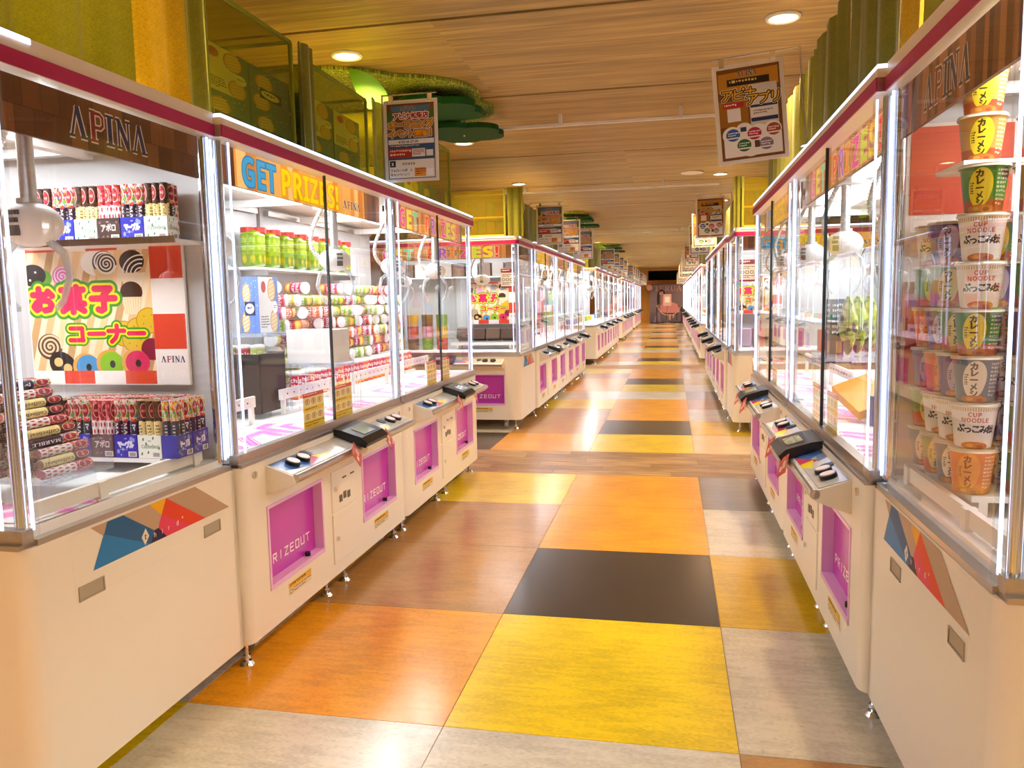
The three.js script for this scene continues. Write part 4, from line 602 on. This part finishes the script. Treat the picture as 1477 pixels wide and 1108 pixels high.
{
  const inRow = 'standing along the white rail', heap = 'in the heap behind the glass';
  const st = thing('canister_stand', 'long white stand under the heaped chip canisters', 'stand', -1.42, 0.8, 2.55); part('deck', B(0.34, 0.02, 2.0), white, st).position.y = 0.01;
  for (let i = 0; i < 24; i++) can([0, 3, 2, 0, 3][i % 5], -1.3, 0.822, 1.66 + i * 0.08, [0, 2.2 + (i % 3) * 0.3, 0], inRow);
  for (let i = 0; i < 23; i++) can([1, 4, 1][i % 3], -1.375, 0.822, 1.68 + i * 0.08, [0, i, 0], heap);
  for (let k = 0; k < 8; k++) for (let i = 0; i < 13; i++) { // lying cans, lids towards the glass and the camera
    const f = 1.6 + i * 0.153 + (k % 2) * 0.07, y = 1.004 + k * 0.0705; if (y > 1.43) continue;
    const a = rnd() < 0.38 ? rr(-0.9, 0.4) : rr(0.7, 2.2); if (k === 6 && rnd() < 0.35) continue; can((i * 3 + k * 2 + (i % 4 === 1 ? 1 : 0)) % 5, -1.42 - (k % 2) * 0.02 - Math.sin(a) * 0.0715, y, f + 0.06 + Math.cos(a) * 0.0715, [Math.PI / 2, a, 0], heap);
  }
  const us = thing('high_shelf', 'white shelf for tall snack packs at the back of the blue GET machine', 'shelf', -1.53, 1.53, 2.3); part('shelf_plate', B(0.18, 0.012, 1.5), white, us); for (const z of [-0.6, 0.6]) part('bracket', B(0.16, 0.03, 0.01, 0, -0.02, z), alu, us);
  const packG = G('pack', () => { const g = RB(0.11, 0.2, 0.11, 0.03, 0, 0.1, 0, 2); return g; }), packTop = G('packTop', () => merge(CY(0.04, 0.03, -0.02, 0.2, 0.01, 12), CY(0.035, 0.03, 0.03, 0.2, -0.02, 12)));
  for (let i = 0; i < 8; i++) { const t = thing('snack_pack', 'green wrapped multipack with red canister tops on the high shelf', 'snack pack', -1.52, 1.537, 1.68 + i * 0.165, 0, 'multipacks on the high shelf'); part('wrapper', packG, M('#a9bf4a', 0.25, { map: T.chips[4], clearcoat: 0.5 }), t); part('top', packTop, M('#c8302c', 0.3), t); }
  // cookie box, white box, dark crate on clear stands
  const stand = (x, y, f, w, d, label) => { const t = thing('clear_stand', label, 'stand', x, 0.8, f); part('stand_top', B(w, 0.02, d, 0, y - 0.81, 0), clearDot, t); for (const a of [-1, 1]) for (const b of [-1, 1]) part('leg', B(0.012, y - 0.82, 0.012, a * (w / 2 - 0.01), (y - 0.82) / 2, b * (d / 2 - 0.01)), acrylic, t); };
  stand(-1.3, 1.2, 1.32, 0.2, 0.24, 'clear acrylic stand under the blue cookie box'); stand(-1.06, 1.04, 1.46, 0.28, 0.24, 'clear acrylic stand under the plain white box');
  const cm = [T.cookieB, null, null, null, T.cookieA, null].map((t) => (t ? M('#ffffff', 0.35, { map: t }) : M('#8aa4dc', 0.5)));
  solo('cookie_box', G('cookieBox', () => B(0.1, 0.27, 0.19, 0, 0.135, 0)), cm, 'blue and white cookie gift box standing on a clear stand', 'box', -1.3, 1.201, 1.325);
  solo('carton', G('carton', () => RB(0.25, 0.165, 0.2, 0.003, 0, 0.0825, 0)), M('#f1efe9', 0.5), 'plain white carton on a clear stand in the blue GET machine', 'box', -1.06, 1.041, 1.46);
  const cr = thing('dark_crate', 'dark brown open crate behind the white carton', 'crate', -1.3, 0.815, 1.2); part('crate_body', merge(B(0.24, 0.28, 0.012, 0, 0.15, 0.12), B(0.24, 0.28, 0.012, 0, 0.15, -0.12), B(0.012, 0.28, 0.24, 0.114, 0.15, 0), B(0.012, 0.28, 0.24, -0.114, 0.15, 0)), M('#3a302a', 0.5), cr); part('handle', B(0.09, 0.03, 0.004, 0, 0.24, 0.128), M('#1c1815', 0.5), cr);
  for (let i = 0; i < 5; i++) can([1, 4, 0][i % 3], -1.37 + i * 0.036, 1.0, 1.15 + (i % 2) * 0.08, [0, i, 0], 'packed in the dark crate');
  // wire cage below the white carton
  const wires = []; for (let i = 0; i < 7; i++) wires.push(B(0.003, 0.17, 0.003, -0.12 + i * 0.04, 0.085, 0.1)); for (let i = 0; i < 5; i++) wires.push(B(0.25, 0.003, 0.003, 0, 0.02 + i * 0.04, 0.1)); for (let i = 0; i < 6; i++) wires.push(B(0.003, 0.17, 0.003, 0.125, 0.085, -0.1 + i * 0.04));
  solo('wire_basket', merge(wires), white, 'white wire basket under the plain white carton', 'basket', -1.0, 0.805, 1.44);
}
// ---------- prizes in the right row ----------
{
  const st = (x, y, f, w, d, label) => { const t = thing('clear_stand', label, 'stand', x, 0.8, f); part('stand_top', B(w, 0.02, d, 0, y - 0.81, 0), clearDot, t); for (const a of [-1, 1]) for (const b of [-1, 1]) part('leg', B(0.012, y - 0.82, 0.012, a * (w / 2 - 0.01), (y - 0.82) / 2, b * (d / 2 - 0.01)), acrylic, t); };
  st(1.485, 1.06, 1.5, 0.26, 0.3, 'clear dotted stand under the leafy snack bags'); st(1.75, 1.0, 2.7, 0.4, 0.3, 'clear dotted stand under the red snack cartons');
  const cover = canvas(128, 256, (g, w, h) => { g.fillStyle = '#1d1a1c'; g.fillRect(0, 0, w, h); greek(g, 20, 20, 90, 150, '#d8d2cc', 6); g.fillStyle = '#6a1f3c'; g.fillRect(0, 190, w, 66); g.fillStyle = '#c8a02c'; g.fillRect(60, 196, 50, 54); });
  solo('snack_carton', B(0.06, 0.25, 0.1, 0, 0.125, 0), [0, 1, 2, 3, 4, 5].map((i) => (i === 2 || i === 3 ? black : M('#ffffff', 0.4, { map: cover }))), 'black and maroon snack carton standing beside leafy bags', 'carton', 1.44, 1.06, 1.58);
  const leafy = canvas(128, 192, (g, w, h) => { g.fillStyle = '#b6c23c'; g.fillRect(0, 0, w, h); let k = 41; const r = () => { k = (k * 16807) % 2147483647; return k / 2147483647; }; for (let i = 0; i < 120; i++) disc(g, ['#d6d860', '#8a9a2a', '#e9e28a', '#6f8224', '#4a4a22'][Math.floor(r() * 5)], r() * w, r() * h, 8 * r() + 3, 5, r() * 3); g.fillStyle = '#6a4a24'; g.fillRect(14, 130, 40, 44); });
  const bag = G('bag', () => { const g = new THREE.SphereGeometry(1, 16, 12), p = g.attributes.position; for (let i = 0; i < p.count; i++) { const x = p.getX(i), y = p.getY(i), z = p.getZ(i), k = Math.pow(Math.max(Math.abs(x), Math.abs(y)), 0.55) / Math.max(0.3, Math.hypot(x, y) ** 0.55); p.setXYZ(i, x * 0.07 * k * 1.15, y * 0.12 * k * 1.1 + 0.125, z * 0.03 * (1 - 0.5 * y * y)); } g.computeVertexNormals(); return g; });
  for (const [x, f, t] of [[1.52, 1.5, -1.3], [1.46, 1.4, -1.4], [1.585, 1.58, -1.2]]) solo('snack_bag', bag, M('#ffffff', 0.35, { map: leafy }), 'yellow green leafy print snack bag on a clear stand', 'snack bag', x, 1.07, f, 'leafy snack bags', [0, t, 0]);
  solo('orange_box', B(0.16, 0.045, 0.2, 0, 0.0225, 0), M('#e59a12', 0.35), 'flat orange snack box leaning on the white rail', 'box', 1.5, 0.88, 1.28, undefined, [0.5, 0.4, 0.15]);
  solo('blue_box', B(0.13, 0.12, 0.06, 0, 0.06, 0), M('#2f3f9a', 0.35), 'dark blue snack box beside the flat orange box', 'box', 1.56, 0.8, 1.12, undefined, [0, 0.5, 0]);
  const pk = [['#c8302c', 1.6, 2.6], ['#d8a07a', 1.72, 2.66], ['#c85a3a', 1.66, 2.78], ['#b8602c', 1.84, 2.7]]; for (const [c, x, f] of pk) solo('snack_carton', G('sc', () => RB(0.1, 0.13, 0.1, 0.006, 0, 0.065, 0)), M(c, 0.4), 'small reddish snack carton on the dotted stand', 'carton', x, 1.0, f, 'reddish cartons on the dotted stand');
  const band = canvas(64, 256, (g, w, h) => { g.fillStyle = '#5fb83a'; g.fillRect(0, 0, w, h); g.fillStyle = '#e8e4dc'; g.fillRect(26, 40, 38, 200); g.fillStyle = '#d8402c'; g.fillRect(8, 100, 44, 60); });
  for (const [y, c] of [[0.8, band], [1.16, band]]) { const t = solo('hanging_pack', B(0.05, 0.34, 0.09, 0, 0.17, 0), M('#ffffff', 0.35, { map: c }), 'tall green and red snack pack stacked at the end of the row', 'snack pack', 1.46, y, 0.36, 'tall green and red packs'); }
  const mint = canvas(64, 128, (g, w, h) => { g.fillStyle = '#7cc4a4'; g.fillRect(0, 0, w, 64); g.fillStyle = '#e88a8a'; g.fillRect(0, 64, w, 64); for (let i = 0; i < 40; i++) disc(g, '#fff', (i * 37) % 64, 66 + (i * 23) % 60, 3); });
  solo('mint_pack', B(0.06, 0.22, 0.1, 0, 0.11, 0), M('#ffffff', 0.35, { map: mint }), 'mint and pink snack pack on top of the tall packs', 'snack pack', 1.46, 1.502, 0.36);
}
// ---------- prizes in the middle and far rows ----------
{
  const cols = ['#c8402c', '#e0b02c', '#8aa838', '#d88a9a', '#4a6ab0', '#efe6d8', '#7a4a2c', '#d8742c', '#5fa88a'], colName = ['red', 'yellow', 'green', 'pink', 'blue', 'white', 'brown', 'orange', 'mint'];
  const gA = G('pbA', () => RB(0.13, 0.17, 0.1, 0.008, 0, 0.085, 0)), gB = G('pbB', () => RB(0.2, 0.11, 0.14, 0.008, 0, 0.055, 0));
  for (const side of ['L', 'R']) for (let i = 0; i < 3; i++) for (let k = 0; k < 6; k++) {
    const x = side === 'L' ? XL - 0.66 : XR + 0.56, f = 7.344 + 1.72 * i - 0.66 + k * 0.26;
    for (let j = 0; j < 4; j++) solo('prize_box', k % 2 ? gA : gB, M(cols[(i * 5 + k * 2 + j * 3) % 9], 0.4), colName[(i * 5 + k * 2 + j * 3) % 9] + ' prize box stacked in the trio behind the far ' + (side === 'L' ? 'sweets machine' : 'price poster machine'), 'prize box', x + (k % 3) * 0.05, 0.8 + j * (k % 2 ? 0.171 : 0.111), f, colName[(i * 5 + k * 2 + j * 3) % 9] + ' prize boxes behind the far ' + (side === 'L' ? 'sweets machine' : 'price poster machine'));
  }
  for (const side of ['L', 'R']) for (const f0 of [13.8, 22.3, 30.8]) for (let i = 0; i < 4; i++) for (let k = 0; k < 2; k++) solo('prize_box', gB, M(cols[(i * 3 + k * 4 + f0) % 9 | 0], 0.4), 'small coloured prize box inside a distant machine', 'prize box', side === 'L' ? XL - 0.6 : XR + 0.6, 0.8, f0 + 0.5 + 1.72 * i + k * 0.7, 'prize boxes in the distant machines');
  // end machines beyond the cross aisle
  const s = thing('sweets_sign', 'printed sweets corner sign in the end machine beyond the cross aisle', 'sign', -1.27, 1.31, 6.42); part('board', B(0.6, 0.48, 0.012), M('#f6efe8', 0.5), s); part('print', PL(0.59, 0.47, 0, 0, 0.0068), M('#ffffff', 0.35, { map: T.okashi }), s);
  const t = thing('price_poster', 'pink price poster in the end machine beyond the cross aisle', 'poster', 1.42, 1.575, 5.66); const pp = canvas(128, 192, (g, w, h) => { g.fillStyle = '#efe6e4'; g.fillRect(0, 0, w, h); g.fillStyle = '#8a2848'; g.fillRect(0, 0, w, 40); g.fillRect(0, 176, w, 16); greek(g, 10, 10, 108, 22, '#fff', 1); for (let i = 0; i < 3; i++) ring(g, '#3a3436', 26 + i * 38, 110, 13, 5); greek(g, 12, 56, 104, 30, '#444', 2); greek(g, 12, 136, 104, 30, '#444', 2); }); part('board', B(0.15, 0.215, 0.004), M('#efe6e4', 0.5), t); part('print', PL(0.145, 0.21, 0, 0, 0.003), M('#ffffff', 0.4, { map: pp }), t);
  const t2 = thing('price_poster', 'small pink price poster in the window of the far sweets machine', 'poster', -0.945, 1.56, 5.66); part('board', B(0.14, 0.2, 0.004), M('#efe6e4', 0.5), t2); part('print', PL(0.135, 0.195, 0, 0, 0.003), M('#ffffff', 0.4, { map: pp }), t2);
  const rc = thing('sweets_sign', 'smaller sweets print board beside the far pink price poster', 'sign', 1.6, 1.34, 6.4); part('board', B(0.5, 0.4, 0.01), M('#f6efe8', 0.5), rc); part('print', PL(0.49, 0.39, 0, 0, 0.006), M('#ffffff', 0.35, { map: T.okashi }), rc);
  for (let i = 0; i < 5; i++) solo('snack_bundle', G('bund', () => RB(0.12, 0.2, 0.1, 0.02, 0, 0.1, 0)), M(['#b8a0b0', '#c8485a', '#8a5a4a', '#e0d0c0', '#a85a7a'][i], 0.35), 'wrapped snack bundle under the smaller sweets board', 'snack bundle', 1.47 + i * 0.13, 0.8, 6.3, 'snack bundles under the smaller sweets board');
  const cs = G('dispCase', () => RB(0.16, 0.12, 0.12, 0.01, 0, 0.06, 0)); for (let i = 0; i < 4; i++) solo('chocolate_carton', cs, M(['#5a4438', '#6a5244'][i % 2], 0.4), 'brown chocolate carton under the far sweets sign', 'carton', -1.08 - i * 0.17, 0.9, 6.3, 'chocolate cartons under the far sweets sign', [-0.3, 0, 0]);
  const us = thing('carton_shelf', 'shelf of brown bar cartons above the far sweets sign', 'shelf', -1.66, 1.6, 6.36); part('shelf_plate', B(1.4, 0.012, 0.16), white, us); part('bracket', B(0.02, 0.03, 0.14, 0, -0.02, 0), alu, us);
  for (let i = 0; i < 9; i++) solo('bar_carton', G('barCarton', () => RB(0.13, 0.15, 0.1, 0.006, 0, 0.075, 0)), M(['#5a4438', '#8a8078', '#6a5244', '#b8b0a8'][i % 4], 0.4), 'dark bar carton on the shelf above the far sweets sign', 'carton', -1.04 - i * 0.15, 1.608, 6.36, 'bar cartons above the far sweets sign');
  for (let i = 0; i < 4; i++) for (let j = 0; j < 3; j++) solo('snack_tub', G('tub', () => CY(0.06, 0.13, 0, 0.065, 0, 16, 0.066)), M(['#c8402c', '#e0b02c', '#8aa838', '#d88a9a', '#7a4a2c'][(i * 2 + j) % 5], 0.35), 'round snack tub stacked beside the far sweets sign', 'snack tub', -1.82 - i * 0.17, 0.8 + j * 0.131, 6.2, 'snack tubs beside the far sweets sign');
  const rs = thing('carton_stand', 'white stand under the brown chocolate cartons', 'stand', -1.34, 0.8, 6.28); part('deck', B(0.74, 0.03, 0.26, 0, 0.06, 0), white, rs); for (const x of [-0.3, 0.3]) part('support', B(0.02, 0.05, 0.2, x, 0.025, 0), white, rs);
}
// instruction cards behind the panes
for (const [side, f] of [['L', 1.083], ['L', 2.803], ['R', 1.083], ['R', 2.803]]) for (const dx of [-0.18, 0.135]) {
  const m = solo('instruction_card', G('card', () => B(0.2, 0.15, 0.0015)), M('#ffffff', 0.4, { map: T.card }), 'red and yellow instruction card standing inside the window', 'card', side === 'L' ? XL - 0.04 : XR + 0.04, 0.878, f + (side === 'L' ? dx : -dx), 'instruction cards inside the windows'); m.rotation.y = side === 'L' ? Math.PI / 2 : -Math.PI / 2;
}
// ---------- storage covers on top of the machines ----------
const olive = M('#b2b020', 0.85, { transmission: 0.28, map: T.weave }), oliveDark = M('#a3a21a', 0.85, { transmission: 0.24, map: T.weave }), yellowCloth = M('#f4cc10', 0.85, { transmission: 0.25, map: T.weave });
const netMat = M('#d2cf58', 0.26, { transmission: 0.9, ior: 1.1, side: THREE.DoubleSide }), poleMat = M('#8a8f1c', 0.5);
const TOPY = 1.969, CAPY = 1.983;
function clothGeo(len, h, folds, amp, sd) { // hanging sheet in the x-y plane, gathered into soft folds
  const nx = Math.max(12, Math.round(len * 40)), g = new THREE.PlaneGeometry(len, h, nx, 8), p = g.attributes.position, uv = g.attributes.uv;
  for (let i = 0; i < p.count; i++) { const x = p.getX(i), y = p.getY(i), t = x / len + 0.5; p.setZ(i, amp * (Math.sin(t * folds * 6.283 + sd) + 0.45 * Math.sin(t * folds * 14.1 + sd * 2 + y * 2)) * (0.75 + 0.35 * (0.5 - y / h))); uv.setXY(i, x * 18, y * 18); }
  g.translate(0, h / 2, 0); g.computeVertexNormals(); return g;
}
function curtain(side, f0, f1, h, mat, label, o = {}) { // side 'L'/'R': along the aisle; 'C': facing the camera, f0/f1 are then x
  const len = Math.abs(f1 - f0), g = clothGeo(len, h, o.folds ?? Math.max(1, len * 5), o.amp ?? 0.014, f0 * 7);
  const base = (o.y ?? TOPY) + 0.002, m = solo('cloth_drape', g, mat, label, 'cloth', 0, base, 0, o.group);
  if (side === 'C') m.position.set((f0 + f1) / 2, base, -o.f); else { m.position.set(o.x ?? (side === 'L' ? -0.88 : 1.365), base, -(f0 + f1) / 2); m.rotation.y = side === 'L' ? Math.PI / 2 : -Math.PI / 2; }
  return m;
}
function netCover(side, f0, f1, label, o = {}) {
  const h = o.h ?? 0.48, x = o.x ?? (side === 'L' ? -0.9 : 1.385), k = side === 'L' ? -1 : 1, L = f1 - f0, d = 0.66;
  const t = thing('net_cover', label, 'net cover', x, TOPY, (f0 + f1) / 2, 0, o.group);
  for (const a of [-1, 1]) for (const b of [0, 1]) part('pole', B(0.014, h, 0.014, k * b * d, h / 2, a * L / 2), poleMat, t);
  part('top_bar', merge(B(0.014, 0.014, L, 0, h, 0), B(0.014, 0.014, L, k * d, h, 0), B(d, 0.014, 0.014, k * d / 2, h, L / 2), B(d, 0.014, 0.014, k * d / 2, h, -L / 2)), poleMat, t);
  part('front_net', PL(L, h).rotateY(Math.PI / 2).translate(0, h / 2, 0), netMat, t); part('top_net', PL(d, L).rotateX(-Math.PI / 2).translate(k * d / 2, h + 0.004, 0), netMat, t); part('end_net', PL(d, h).translate(k * d / 2, h / 2, L / 2), netMat, t);
  return t;
}
const gb = G('giftBox', () => B(0.2, 0.165, 0.33, 0, 0.0825, 0)), gm = [T.cookieB, null, null, null, T.cookieA, null].map((t) => (t ? M('#ffffff', 0.45, { map: t }) : M('#9ab0dc', 0.5))), gm2 = [T.cookieA, null, null, null, T.cookieB, null].map((t) => (t ? M('#ffffff', 0.45, { map: t }) : M('#9ab0dc', 0.5)));
const gift = (x, y, f, k) => solo('gift_box', gb, k ? gm : gm2, k ? 'white faced cookie gift box stored under the green net' : 'blue faced cookie gift box stored under the green net', 'box', x, y, f, k ? 'white faced gift boxes under the net' : 'blue faced gift boxes under the net');
// left island A
curtain('L', -0.62, -0.1, 0.6, oliveDark, 'dark olive cloth draped on top of the candy machine', { y: CAPY, folds: 2, amp: 0.018 });
curtain('L', -0.08, 0.17, 0.6, yellowCloth, 'yellow cloth strip hanging above the candy machine', { y: CAPY, folds: 1.2, amp: 0.012, x: -0.87 });
curtain('L', 0.16, 0.3, 0.6, olive, 'narrow olive cloth beside the yellow cloth strip', { y: CAPY, folds: 1, amp: 0.012, x: -0.885 });
netCover('L', 0.34, 0.98, 'green net cover over stored gift boxes above the blue GET machine');
curtain('L', 1.0, 1.15, 0.5, olive, 'bunched olive cloth between the two green net covers', { folds: 2, amp: 0.018 });
netCover('L', 1.17, 1.82, 'green net cover above the joint of the two canister machines', { h: 0.44 });
curtain('L', 1.84, 2.1, 0.46, olive, 'olive cloth behind the hanging event poster', { folds: 2 });
netCover('L', 2.12, 3.42, 'long green net cover above the chip canister machine', { h: 0.46 });
for (const [f, y, k] of [[0.56, 0, 0], [0.9, 0, 0], [0.56, 0.166, 1], [0.9, 0.166, 0], [1.36, 0, 0], [1.7, 0, 0], [1.36, 0.166, 1], [1.7, 0.166, 1], [2.4, 0, 0], [2.75, 0, 1], [3.1, 0, 0]]) gift(-1.06, TOPY + 0.001 + y, f, k);
// right island A
curtain('R', 0.12, 0.28, 0.6, yellowCloth, 'yellow cloth strip hanging above the noodle cup machine', { y: CAPY, folds: 1 });
curtain('R', -0.6, 0.1, 0.6, oliveDark, 'dark olive cloth draped on top of the noodle cup machine', { y: CAPY, folds: 2 });
for (const [a, b, h] of [[0.3, 1.0, 0.56], [1.03, 1.68, 0.52]]) curtain('R', a, b, h, oliveDark, a < 1 ? 'wide olive cloth drape next to the yellow strip above the noodle cups' : 'wide olive cloth drape beside the narrow drape facing the event poster', { folds: 3 });
curtain('R', 1.7, 1.95, 0.5, olive, 'narrow olive drape over the joint facing the event poster', { folds: 2 });
curtain('R', 1.97, 2.6, 0.48, olive, 'bright olive drape behind the hanging app poster', { folds: 3 });
curtain('R', 2.62, 3.5, 0.48, oliveDark, 'olive drape at the far end of the near right row', { folds: 4 });
// islands B to E
for (const side of ['L', 'R']) {
  const s = side === 'L' ? -1 : 1, x0 = side === 'L' ? -0.98 : 1.38;
  const t = thing('storage_rack', side === 'L' ? 'yellow netted storage rack above the far sweets machine' : 'yellow netted storage rack above the far price poster machine', 'storage rack', x0, CAPY, 5.75);
  part('net', PL(0.62, 0.48, s * 0.31, 0.24, 0), M('#e2d050', 0.24, { transmission: 0.85, ior: 1.1, side: THREE.DoubleSide }), t); for (const a of [0, 0.62]) part('pole', B(0.02, 0.5, 0.02, s * a, 0.25, 0), poleMat, t); part('shelf', B(0.62, 0.015, 0.3, s * 0.31, 0.21, -0.17), M('#b8a040', 0.5), t); part('base_board', B(0.62, 0.03, 0.32, s * 0.31, 0.015, -0.15), M('#d8b83a', 0.5), t);
  for (let j = 0; j < 2; j++) for (let i = 0; i < 6; i++) solo('stored_carton', G('stc', () => B(0.085, 0.15, 0.1, 0, 0.075, 0)), M(['#3a3018', '#5a4420', '#3c4a1c', '#4a2c18'][(i + j) % 4], 0.5), 'small brown carton stored on the netted rack', 'carton', x0 + s * (0.07 + i * 0.096), CAPY + 0.031 + j * 0.188, 5.87, 'brown cartons on the netted racks');
  curtain('C', x0 - s * 0.025, x0 - s * (side === 'L' ? 0.19 : 0.085), 0.5, olive, side === 'L' ? 'olive cloth corner of the rack above the far sweets machine' : 'narrow olive cloth corner of the rack above the far price poster', { y: CAPY, f: 5.76, folds: side === 'L' ? 2 : 1 });
  for (const [a, b] of [[side === 'L' ? 5.8 : 6.1, 6.46], [6.5, 8.0], [8.02, 9.8], [9.82, 11.6]]) curtain(side, a, b, 0.45, a < 6.2 ? olive : oliveDark, 'olive cloth drape on top of the middle row machines', { y: a < 6.2 ? CAPY : TOPY, folds: (b - a) * 4, x: side === 'L' ? -0.92 : 1.405, group: 'olive drapes on the middle rows' });
  for (const f0 of [13.8, 22.3, 30.8]) for (let i = 0; i < 2; i++) { curtain(side, f0 + i * 3.44 + 0.05, f0 + i * 3.44 + 3.4, 0.46, olive, 'green cloth drape on top of the distant machines', { folds: 10, amp: 0.014, x: side === 'L' ? -0.92 : 1.405, group: 'green drapes on the distant rows' }); }
  for (const f0 of [13.8, 22.3, 30.8]) curtain('C', side === 'L' ? -0.96 : 1.44, side === 'L' ? -1.6 : 2.1, 0.46, olive, 'green cloth end of the distant machine rows', { f: f0 + 0.03, folds: 4, group: 'green cloth ends of the distant rows' });
}
// ---------- hanging posters ----------
function poster(side, f, x, y, tilt, k) {
  const near = f < 4, isl = f < 12 ? 'middle trio of machines' : f < 21 ? 'third island of machines' : f < 30 ? 'fourth island of machines' : 'last island of machines', lab = side === 'L' ? (near ? 'opening event poster with orange lettering hanging over the near machines' : 'small event poster hanging over the ' + isl) : near ? 'brown app poster with gold lettering hanging over the near machines' : 'small brown app poster hanging over the ' + isl;
  const t = thing('hanging_poster', lab, 'poster', x, y, f, 0, near ? undefined : (side === 'L' ? 'event posters over the ' : 'app posters over the ') + isl); t.rotation.z = tilt;
  part('acrylic_sleeve', B(0.305, 0.435, 0.006, 0, 0.215, 0), M('#efe9df', 0.3), t); part('print', PL(0.29, 0.42, 0, 0.213, 0.0038), M('#ffffff', 0.35, { map: side === 'L' ? T.posterL : T.posterR }), t);
  for (const a of [-0.11, 0.11]) part('clip', B(0.022, 0.04, 0.016, a, 0.44, 0), chrome, t);
  const s = side === 'L' ? -1 : 1, st = TOPY - y + 0.002, q = near && side === 'L' ? 0.16 : 0.225; part('arm', merge(B(q + 0.15, 0.006, 0.006, s * (q - 0.15) / 2, 0.462, 0), B(0.007, 0.465 - st, 0.007, s * q, (0.465 + st) / 2, 0), B(0.04, 0.006, 0.05, s * q, st + 0.003, 0)), alu, t);
}
poster('L', 1.94, -0.69, 1.995, 0.0, 0); poster('R', 1.5, 1.065, 1.935, 0.085, 0);
for (const f of [6.54, 8.2, 9.9, 14.6, 16.3, 18, 19.7, 23.1, 24.8, 26.5, 28.2, 31.6, 33.3, 35, 36.7]) { poster('L', f, -0.63, 1.95, 0, 1); poster('R', f + 0.05, 1.12, 1.97, 0.02, 1); }
// ---------- tree ornaments under the ceiling ----------
function cloud(r, n, bump) { const s = new THREE.Shape(), N = n * 10; for (let i = 0; i <= N; i++) { const a = i / N * 6.2832, k = r * (1 + bump * Math.abs(Math.sin(a * n / 2))); s[i ? 'lineTo' : 'moveTo'](Math.cos(a) * k, Math.sin(a) * k * 0.95); } return s; }
for (const [x, f, sc, side] of [[-1.75, 3.65, 1.06, 0], [-1.7, 12.12, 0.95, 1], [-1.7, 20.43, 0.95, 1]]) {
  const t = thing('tree_ornament', side ? 'green tree canopy ornament under the ceiling farther down the aisle' : 'green tree canopy ornament with lime leaf under the ceiling', 'ornament', x, CEIL, f, 0, side ? 'far tree ornaments' : undefined);
  const lg = new THREE.ExtrudeGeometry(cloud(0.98 * sc, 7, 0.1), { depth: 0.02, bevelEnabled: false }).rotateX(Math.PI / 2), uv = lg.attributes.uv, p = lg.attributes.position; for (let i = 0; i < uv.count; i++) uv.setXY(i, p.getX(i) / 0.7, p.getZ(i) / 0.7);
  part('leaf_print_disc', lg.translate(0, -0.003, 0), M('#ffffff', 0.8, { map: T.leaves }), t);
  part('cloud_cutout', new THREE.ExtrudeGeometry(cloud(0.3 * sc, 6, 0.22), { depth: 0.05, bevelEnabled: false }).rotateX(Math.PI / 2).translate(0.72, -0.09, 0.2), M('#0c5414', 0.85), t);
  part('cutout_edge', new THREE.ExtrudeGeometry(cloud(0.26 * sc, 5, 0.22), { depth: 0.04, bevelEnabled: false }).rotateX(Math.PI / 2).translate(0.82, -0.15, -0.35), M('#0a4a12', 0.85), t);
  part('hanger', merge(CY(0.008, 0.14, 0.72, -0.07, 0.2, 8), CY(0.008, 0.2, 0.82, -0.1, -0.35, 8)), white, t);
  const lf = new THREE.Shape(); lf.moveTo(0, 0); lf.quadraticCurveTo(0.26, -0.02, 0.3, -0.34); lf.quadraticCurveTo(0.06, -0.3, 0, 0); part('leaf_fin', new THREE.ExtrudeGeometry(lf, { depth: 0.03, bevelEnabled: false }).translate(0.42, -0.02, 0.98), M('#6fae1c', 0.5), t);
}
// ---------- end of the aisle ----------
{
  const b = thing('photo_backdrop', 'dusky photo backdrop printed with a seated woman in a pink dress', 'backdrop', 0.46, 0, 39.7); part('panel', B(1.72, 2.03, 0.05, 0, 1.015, 0), M('#5a4a50', 0.5), b); part('print', PL(1.7, 2.0, 0, 1.015, 0.027), M('#ffffff', 0.45, { map: T.backdrop }), b); part('foot', B(1.6, 0.04, 0.4, 0, 0.02, 0.1), M('#2a2426', 0.5), b);
  const s = thing('notice_stand', 'pale pink notice board on a stand before the photo backdrop', 'notice board', 0.5, 0, 39.2); part('post', CY(0.015, 0.9, 0, 0.45, 0, 8), alu, s); part('base', CY(0.15, 0.02, 0, 0.01, 0, 16), alu, s); part('board', B(0.42, 0.6, 0.02, 0, 1.2, 0), M('#e0b4a8', 0.5), s); part('sheet', B(0.24, 0.3, 0.004, 0, 1.22, 0.013), M('#f2efe6', 0.5), s);
  for (const x of [-0.02, 1.22]) { const t = thing('barrier_post', 'slim dark barrier post before the photo backdrop', 'barrier post', x, 0, 38.9, 0, 'barrier posts before the backdrop'); part('pole', CY(0.03, 0.85, 0, 0.43, 0, 10), M('#3a2620', 0.4), t); part('base', CY(0.15, 0.03, 0, 0.015, 0, 16), M('#3a2620', 0.4), t); part('finial', new THREE.SphereGeometry(0.045, 10, 8).translate(0, 0.88, 0), M('#c8a070', 0.3, { metalness: 0.7 }), t); }
  solo('barrier_rope', tube([[-0.57, 0, 0], [-0.35, -0.3, 0], [0, -0.4, 0], [0.35, -0.3, 0], [0.57, 0, 0]], 0.018, 24, 8), M('#d8a890', 0.6), 'sagging pale barrier rope before the photo backdrop', 'rope', 0.6, 0.82, 38.9);
  solo('round_sign', CY(0.16, 0.02, 0, 0, 0, 20).rotateX(Math.PI / 2), M('#c8907c', 0.5), 'round pinkish sign beside the top of the photo backdrop', 'sign', -0.42, 1.86, 39.6);
}
renderer.render(scene, camera);
